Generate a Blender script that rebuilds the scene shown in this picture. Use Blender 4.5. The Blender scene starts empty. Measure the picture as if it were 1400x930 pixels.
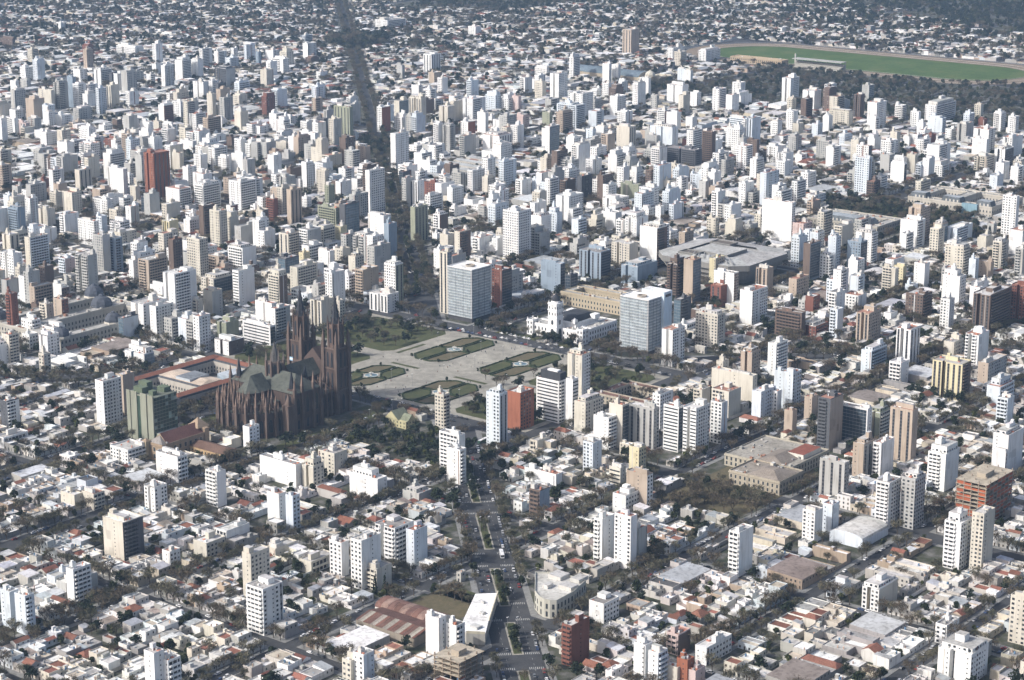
import bpy, math, random
import numpy as np
from math import radians, sin, cos, pi
S = bpy.context.scene
COL = S.collection
rnd = random.Random(7)
# World frame (metres): x runs along the cathedral - city hall axis, y along the cross avenue, origin on the
# foundation stone in the middle of the square, z up.
# ------------------------------------------------------------------ camera, sky, sun, exposure
CAM_H, TILT, FOC, HEAD = 509.08, 0.265503, 2828.46, 0.677215
_cr, _cf = 64.466, -1778.80
CAM_X = _cr*sin(HEAD)+_cf*cos(HEAD); CAM_Y = -_cr*cos(HEAD)+_cf*sin(HEAD)
cam = bpy.data.objects.new('camera', bpy.data.cameras.new('camera')); COL.objects.link(cam)
cam.data.sensor_width = 36.0; cam.data.lens = FOC/1400*36
cam.location = (CAM_X, CAM_Y, CAM_H)
cam.rotation_euler = (pi/2-TILT, 0, HEAD-pi/2)
cam.data.clip_start = 5; cam.data.clip_end = 60000
S.camera = cam
SUN_EL = radians(39); SUN_AZ = HEAD+radians(112)      # angle of the direction towards the sun, from +x towards +y
w = bpy.data.worlds.new('World'); S.world = w; w.use_nodes = True
nt = w.node_tree; bg = nt.nodes['Background']
sky = nt.nodes.new('ShaderNodeTexSky'); sky.sky_type = 'NISHITA'; sky.sun_disc = False
sky.sun_elevation = SUN_EL; sky.sun_rotation = (pi/2-SUN_AZ) % (2*pi)
sky.dust_density = 4.0; sky.air_density = 0.7; sky.ozone_density = 0.6
nt.links.new(sky.outputs[0], bg.inputs[0]); bg.inputs[1].default_value = 0.15
sun = bpy.data.objects.new('sun', bpy.data.lights.new('sun', 'SUN')); COL.objects.link(sun)
sun.data.energy = 3.0; sun.data.angle = radians(0.5); sun.data.color = (1.0, 0.985, 0.965)
sun.rotation_euler = (pi/2-SUN_EL, 0, SUN_AZ+pi/2)
S.view_settings.view_transform = 'Standard'; S.view_settings.look = 'None'
S.view_settings.exposure = 0.46; S.view_settings.gamma = 1.0
HAZE_DENSITY = 5.4e-5
# ------------------------------------------------------------------ materials
def nodes(name, rough=0.85, spec=0.3):
    m = bpy.data.materials.new(name); m.use_nodes = True
    n = m.node_tree; b = n.nodes['Principled BSDF']
    b.inputs['Roughness'].default_value = rough
    b.inputs['Specular IOR Level'].default_value = spec
    return m, n, b
def N(n, t, **k):
    x = n.nodes.new(t)
    for a, v in k.items(): setattr(x, a, v)
    return x
def noise(n, scale, detail=4, stretch=None, rough=0.6):
    g = N(n, 'ShaderNodeNewGeometry'); t = N(n, 'ShaderNodeTexNoise')
    t.inputs['Scale'].default_value = scale; t.inputs['Detail'].default_value = detail; t.inputs['Roughness'].default_value = rough
    if stretch:
        mp = N(n, 'ShaderNodeMapping'); mp.inputs['Scale'].default_value = stretch
        n.links.new(g.outputs['Position'], mp.inputs['Vector']); n.links.new(mp.outputs[0], t.inputs['Vector'])
    else: n.links.new(g.outputs['Position'], t.inputs['Vector'])
    return t.outputs['Fac']
def ramp(n, fac, stops):
    r = N(n, 'ShaderNodeValToRGB'); e = r.color_ramp.elements
    while len(e) < len(stops): e.new(0.5)
    for k, (p, c) in zip(e, stops): k.position = p; k.color = (*c, 1) if len(c) == 3 else c
    n.links.new(fac, r.inputs[0]); return r.outputs[0]
def mul(n, a, b, f=1.0):
    x = N(n, 'ShaderNodeMix', data_type='RGBA', blend_type='MULTIPLY'); x.inputs['Factor'].default_value = f
    n.links.new(a, x.inputs['A']); n.links.new(b, x.inputs['B']); return x.outputs['Result']
def attr_mat(name, rough, spec, layers):
    m, n, b = nodes(name, rough, spec)
    at = N(n, 'ShaderNodeAttribute', attribute_name='Col'); c = at.outputs['Color']
    for sc, st, lo, hi, p0, p1 in layers:
        c = mul(n, c, ramp(n, noise(n, sc, 5, st), [(p0, (lo, lo*0.985, lo*0.96)), (p1, (hi, hi, hi))]))
    n.links.new(c, b.inputs['Base Color']); return m
M = {}
M['wall'] = attr_mat('painted_wall', 0.9, 0.2, [(0.6, (1, 1, 0.08), 0.76, 1.0, 0.3, 0.5), (0.05, None, 0.88, 1.0, 0.3, 0.6)])
M['roof'] = attr_mat('weathered_roof', 0.9, 0.2, [(0.35, None, 0.55, 1.0, 0.3, 0.52), (0.06, None, 0.75, 1.05, 0.35, 0.6)])
M['tile'] = attr_mat('clay_tile', 0.85, 0.2, [(1.3, None, 0.65, 1.05, 0.35, 0.6), (0.12, None, 0.7, 1.0, 0.3, 0.6)])
M['glass'] = attr_mat('window_glass', 0.18, 0.5, [(0.25, None, 0.7, 1.1, 0.35, 0.65)])
M['leaf'] = attr_mat('foliage', 0.8, 0.15, [(0.5, None, 0.6, 1.15, 0.3, 0.7)])
M['bark'] = attr_mat('bark', 0.95, 0.1, [(2.0, None, 0.7, 1.0, 0.3, 0.7)])
M['paint'] = attr_mat('car_paint', 0.3, 0.5, [])
M['brick'] = attr_mat('old_brick', 0.9, 0.2, [(0.5, (1, 1, 0.15), 0.6, 1.1, 0.3, 0.65), (0.09, None, 0.75, 1.1, 0.3, 0.7)])
def ground_mat(name, stops, scales, rough=0.95, mid=None):
    m, n, b = nodes(name, rough, 0.2)
    c = ramp(n, noise(n, scales[0], 6), stops)
    for s in scales[1:]:
        c = mul(n, c, ramp(n, noise(n, s, 5), [(0.3, (0.72, 0.72, 0.72)), (0.65, (1.05, 1.05, 1.05))]))
    n.links.new(c, b.inputs['Base Color']); return m
M['asphalt'] = ground_mat('asphalt', [(0.3, (0.045, 0.047, 0.05)), (0.7, (0.082, 0.083, 0.085))], [0.08, 0.9, 0.015])
M['paving'] = ground_mat('pavement_slabs', [(0.3, (0.165, 0.167, 0.16)), (0.7, (0.27, 0.268, 0.255))], [0.3, 2.0])
M['plaza'] = ground_mat('plaza_paving', [(0.3, (0.27, 0.255, 0.215)), (0.7, (0.38, 0.36, 0.305))], [0.12, 1.5, 0.03])
M['lawn'] = ground_mat('lawn', [(0.3, (0.05, 0.06, 0.025)), (0.55, (0.075, 0.082, 0.035)), (0.75, (0.115, 0.10, 0.055))], [0.12, 1.0])
M['dry'] = ground_mat('dry_lawn', [(0.3, (0.09, 0.082, 0.045)), (0.7, (0.14, 0.115, 0.07))], [0.2, 1.2])
M['yard'] = ground_mat('yard_ground', [(0.32, (0.035, 0.045, 0.022)), (0.47, (0.065, 0.068, 0.045)), (0.58, (0.115, 0.112, 0.10)), (0.72, (0.21, 0.208, 0.195))], [0.09, 0.8])
M['earth'] = ground_mat('open_country', [(0.3, (0.055, 0.06, 0.032)), (0.5, (0.10, 0.095, 0.065)), (0.7, (0.17, 0.16, 0.14))], [0.012, 0.1, 0.5])
M['sand'] = ground_mat('racing_sand', [(0.3, (0.19, 0.145, 0.10)), (0.7, (0.27, 0.215, 0.155))], [0.05, 0.4])
M['turf'] = ground_mat('racecourse_turf', [(0.3, (0.045, 0.082, 0.016)), (0.5, (0.065, 0.112, 0.024)), (0.7, (0.105, 0.13, 0.04))], [0.02, 0.15])
M['line'] = ground_mat('road_marking', [(0.35, (0.16, 0.16, 0.155)), (0.6, (0.42, 0.42, 0.40))], [0.8])
# ------------------------------------------------------------------ mesh builder
BOXF = np.array([[0,1,5,4],[1,3,7,5],[3,2,6,7],[2,0,4,6],[4,5,7,6]])       # y0, x1, y1, x0, top
class MB:
    def __init__(s): s.v = []; s.f = []; s.n = 0; s.c = []; s.m = []
    def add(s, v, faces, col, mat):
        v = np.asarray(v, float).reshape(-1, 3); s.v.append(v)
        for i, f in enumerate(faces):
            s.f.append(np.asarray(f)[None]+s.n); s.c.append(np.asarray(col[i] if isinstance(col, list) else col, float)[None, :3])
            s.m.append([mat[i] if isinstance(mat, list) else mat])
        s.n += len(v)
    def boxes(s, lo, hi, col, mat, top=None, topmat=None):
        lo = np.atleast_2d(np.asarray(lo, float)); hi = np.atleast_2d(np.asarray(hi, float)); k = len(lo)
        v = np.empty((k, 8, 3))
        for i in range(8):
            v[:, i, 0] = np.where(i & 1, hi[:, 0], lo[:, 0]); v[:, i, 1] = np.where(i & 2, hi[:, 1], lo[:, 1]); v[:, i, 2] = np.where(i & 4, hi[:, 2], lo[:, 2])
        f = BOXF[None]+(s.n+8*np.arange(k))[:, None, None]
        c = np.broadcast_to(np.asarray(col, float).reshape(-1, 1, 3), (k, 5, 3)).copy()
        if top is not None: c[:, 4] = np.broadcast_to(np.asarray(top, float), (k, 3))
        m = [mat, mat, mat, mat, topmat or mat]*k
        s.v.append(v.reshape(-1, 3)); s.f.append(f.reshape(-1, 4)); s.c.append(c.reshape(-1, 3)); s.m.append(m); s.n += 8*k
    def box(s, x0, x1, y0, y1, z0, z1, col, mat='wall', top=None, topmat=None):
        s.boxes([[x0, y0, z0]], [[x1, y1, z1]], col, mat, top, topmat)
    def quads(s, q, col, mat):
        q = np.asarray(q, float).reshape(-1, 4, 3); k = len(q)
        s.v.append(q.reshape(-1, 3)); s.f.append(np.arange(4*k).reshape(-1, 4)+s.n)
        s.c.append(np.broadcast_to(np.asarray(col, float).reshape(-1, 3), (k, 3))); s.m.append([mat]*k); s.n += 4*k
    def prism(s, poly, z0, z1, col, mat='wall', top=None, topmat=None, scale=1.0, cen=None):
        p = np.asarray(poly, float)[:, :2]; k = len(p); c = p.mean(0) if cen is None else np.asarray(cen)
        t = c+(p-c)*scale
        v = np.vstack([np.c_[p, np.full(k, z0)], np.c_[t, np.full(k, z1)]])
        fs = [[i, (i+1) % k, k+(i+1) % k, k+i] for i in range(k)]
        s.add(v, fs+[list(range(k, 2*k))], [col]*k+[top if top is not None else col], [mat]*k+[topmat or mat])
    def cone(s, poly, z0, apex, col, mat='wall'):
        p = np.asarray(poly, float)[:, :2]; k = len(p)
        s.add(np.vstack([np.c_[p, np.full(k, z0)], [apex]]), [[i, (i+1) % k, k] for i in range(k)], col, mat)
    def gable(s, x0, x1, y0, y1, z0, z1, col, wall, axis=0, mat='tile', hip=0.0):
        if axis == 0: r = [(x0+hip, (y0+y1)/2, z1), (x1-hip, (y0+y1)/2, z1)]
        else: r = [((x0+x1)/2, y0+hip, z1), ((x0+x1)/2, y1-hip, z1)]
        v = [(x0, y0, z0), (x1, y0, z0), (x1, y1, z0), (x0, y1, z0)]+r
        f = [[0, 1, 5, 4], [2, 3, 4, 5], [3, 0, 4], [1, 2, 5]] if axis == 0 else [[1, 2, 5, 4], [3, 0, 4, 5], [0, 1, 4], [2, 3, 5]]
        e = wall if hip == 0 else col; em = 'wall' if hip == 0 else mat
        s.add(v, f, [col, col, e, e], [mat, mat, em, em])
    def lathe(s, cx, cy, prof, col, mat='roof', k=12, sx=1, sy=1, ph=0):
        a = np.arange(k)/k*2*pi+ph; v = []
        for r, z in prof: v.append(np.c_[cx+sx*r*np.cos(a), cy+sy*r*np.sin(a), np.full(k, z)])
        fs = [[j*k+i, j*k+(i+1) % k, (j+1)*k+(i+1) % k, (j+1)*k+i] for j in range(len(prof)-1) for i in range(k)]
        s.add(np.vstack(v), fs+[list(range((len(prof)-1)*k, len(prof)*k))], col, mat)
    def tube(s, a, b, r0, r1, col, mat, k=5):
        a = np.array(a, float); b = np.array(b, float); d = b-a; d /= np.linalg.norm(d)+1e-9
        p = np.cross(d, [0.3, 0.5, 0.8]); p /= np.linalg.norm(p); q = np.cross(d, p); t = np.arange(k)/k*2*pi
        ring = np.cos(t)[:, None]*p+np.sin(t)[:, None]*q
        s.add(np.vstack([a+ring*r0, b+ring*r1]), [[i, (i+1) % k, k+(i+1) % k, k+i] for i in range(k)]+[list(range(k, 2*k))], col, mat)
    def mesh(s, name):
        me = bpy.data.meshes.new(name)
        if not s.v: return me
        V = np.vstack(s.v); me.vertices.add(len(V)); me.vertices.foreach_set('co', V.astype(np.float32).ravel())
        cnt = np.concatenate([np.full(len(f), f.shape[1]) for f in s.f]); idx = np.concatenate([f.ravel() for f in s.f])
        me.loops.add(len(idx)); me.loops.foreach_set('vertex_index', idx.astype(np.int32))
        me.polygons.add(len(cnt)); st = np.concatenate([[0], np.cumsum(cnt)[:-1]])
        me.polygons.foreach_set('loop_start', st.astype(np.int32))
        mats = [x for l in s.m for x in l]; names = sorted(set(mats)); lut = {k: i for i, k in enumerate(names)}
        for k in names: me.materials.append(M[k])
        me.polygons.foreach_set('material_index', np.array([lut[x] for x in mats], np.int32))
        c = np.vstack(s.c); a = me.attributes.new('Col', 'FLOAT_COLOR', 'FACE')
        a.data.foreach_set('color', np.c_[c, np.ones(len(c))].astype(np.float32).ravel())
        me.polygons.foreach_set('use_smooth', np.zeros(len(cnt), bool)); me.update(calc_edges=True); return me
    def build(s, name, parent=None, loc=(0, 0, 0), rz=0, **props):
        me = s.mesh(name); o = bpy.data.objects.new(name, me); COL.objects.link(o)
        o.location = loc; o.rotation_euler = (0, 0, rz)
        if parent is not None: o.parent = parent
        for k, v in props.items(): o[k] = v
        return o
def empty(name, loc, label, category, group=None):
    o = bpy.data.objects.new(name, None); COL.objects.link(o); o.location = loc; o['label'] = label; o['category'] = category
    o.empty_display_size = 1
    if group: o['group'] = group
    return o
def ngon(cx, cy, r, k, ph=0.0): return [(cx+r*cos(ph+i*2*pi/k), cy+r*sin(ph+i*2*pi/k)) for i in range(k)]
def px(x, y, z=0.0):
    """camera-space check used for culling and for wording labels: where a ground point falls in the view"""
    dx, dy, dz = np.asarray(x)-CAM_X, np.asarray(y)-CAM_Y, z-CAM_H
    f = dx*cos(HEAD)+dy*sin(HEAD); r = dx*sin(HEAD)-dy*cos(HEAD)
    d = f*cos(TILT)-dz*sin(TILT); h = f*sin(TILT)+dz*cos(TILT)
    return 700+FOC*r/d, 465-FOC*h/d, d
# ------------------------------------------------------------------ colours
PAL = {'W': (0.76, 0.76, 0.74), 'G': (0.42, 0.42, 0.40), 'C': (0.58, 0.545, 0.465), 'B': (0.43, 0.355, 0.285), 'Y': (0.60, 0.54, 0.36), 'R': (0.20, 0.088, 0.066),
       'N': (0.15, 0.113, 0.093), 'D': (0.10, 0.105, 0.115), 'L': (0.60, 0.65, 0.69), 'S': (0.26, 0.32, 0.38), 'V': (0.30, 0.315, 0.235), 'O': (0.30, 0.118, 0.072), 'P': (0.55, 0.44, 0.41)}
CN = {'W': 'white', 'G': 'grey', 'C': 'cream', 'B': 'tan', 'Y': 'yellow', 'R': 'red brick', 'N': 'brown brick', 'D': 'dark grey', 'L': 'pale bluish', 'S': 'slate blue', 'V': 'olive green', 'O': 'orange brick', 'P': 'pinkish'}
ROOFS = [(0.80, 0.80, 0.78), (0.70, 0.69, 0.66), (0.50, 0.49, 0.47), (0.34, 0.335, 0.32), (0.20, 0.20, 0.195), (0.48, 0.42, 0.34), (0.10, 0.10, 0.10)]
def jit(c, a=0.06): k = 1+rnd.uniform(-a, a); return tuple(min(0.86, max(0.01, x*k*(1+rnd.uniform(-a, a)*0.13))) for x in c)
NUM = ['', 'one', 'two', 'three', 'four', 'five', 'six', 'seven', 'eight', 'nine', 'ten', 'eleven', 'twelve', 'thirteen', 'fourteen', 'fifteen', 'sixteen', 'seventeen', 'eighteen', 'nineteen', 'twenty', 'twenty-one', 'twenty-two', 'twenty-three', 'twenty-four', 'twenty-five', 'twenty-six']
ORD = ['nearest', 'second', 'third', 'fourth', 'fifth', 'sixth', 'seventh', 'eighth', 'ninth', 'tenth', 'eleventh', 'twelfth', 'thirteenth', 'fourteenth', 'fifteenth', 'sixteenth', 'seventeenth', 'eighteenth', 'nineteenth', 'twentieth']
REFS = [('the gothic cathedral', -205, 0), ('the city hall', 150, -22), ('the pale glass slab', 150, 95), ('the blue-edged glass slab', 150, -110),
        ('the concrete theatre', 470, -10), ('the green office tower', -300, 45), ('the red-roofed school', -190, 120), ('the pitched brick hall', -315, 3),
        ('the red avenue tower', -447, -475), ('the unfinished brick tower', -72, -566), ('the dark-domed palace', -90, 350), ('the mansard palace', 745, 0),
        ('the train shed', 1590, 960), ('the racecourse', 1950, 730), ('the park mansion', -60, -390), ('the rust-roofed sheds', -460, -366), ('the old corner house', -375, -405), ('the white-roofed shop', -425, -405), ('the pale arched hall', -150, -508), ('the unfinished brown frame', -500, -440)]
REFS = {k: (x, y) for k, x, y in REFS}
pending = []       # (object, words in front, x, y): worded at the end, when everything stands
def word_labels():
    names = list(REFS); P = np.array([px(*REFS[k])[:2] for k in names]); buckets = {}
    for o, desc, x, y in pending:
        a, b, _ = px(x, y); dd = np.hypot(P[:, 0]-a, (P[:, 1]-b)*1.6); i = int(dd.argmin()); dx, dy = a-P[i, 0], (b-P[i, 1])*1.6
        rel = ('right of' if dx > 0 else 'left of') if abs(dx) > abs(dy) else ('before' if dy > 0 else 'behind')
        buckets.setdefault((desc, rel, names[i]), []).append((dd[i], o))
    for (desc, rel, nm), l in buckets.items():
        l.sort(key=lambda t: t[0])
        for k, (_, o) in enumerate(l):
            if len(l) == 1: o['label'] = '%s, %s %s' % (desc, rel, nm)
            else: o['label'] = '%s, %s %s %s' % (desc, ORD[k] if k < 20 else 'number %d' % (k+1), rel, nm)
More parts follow.
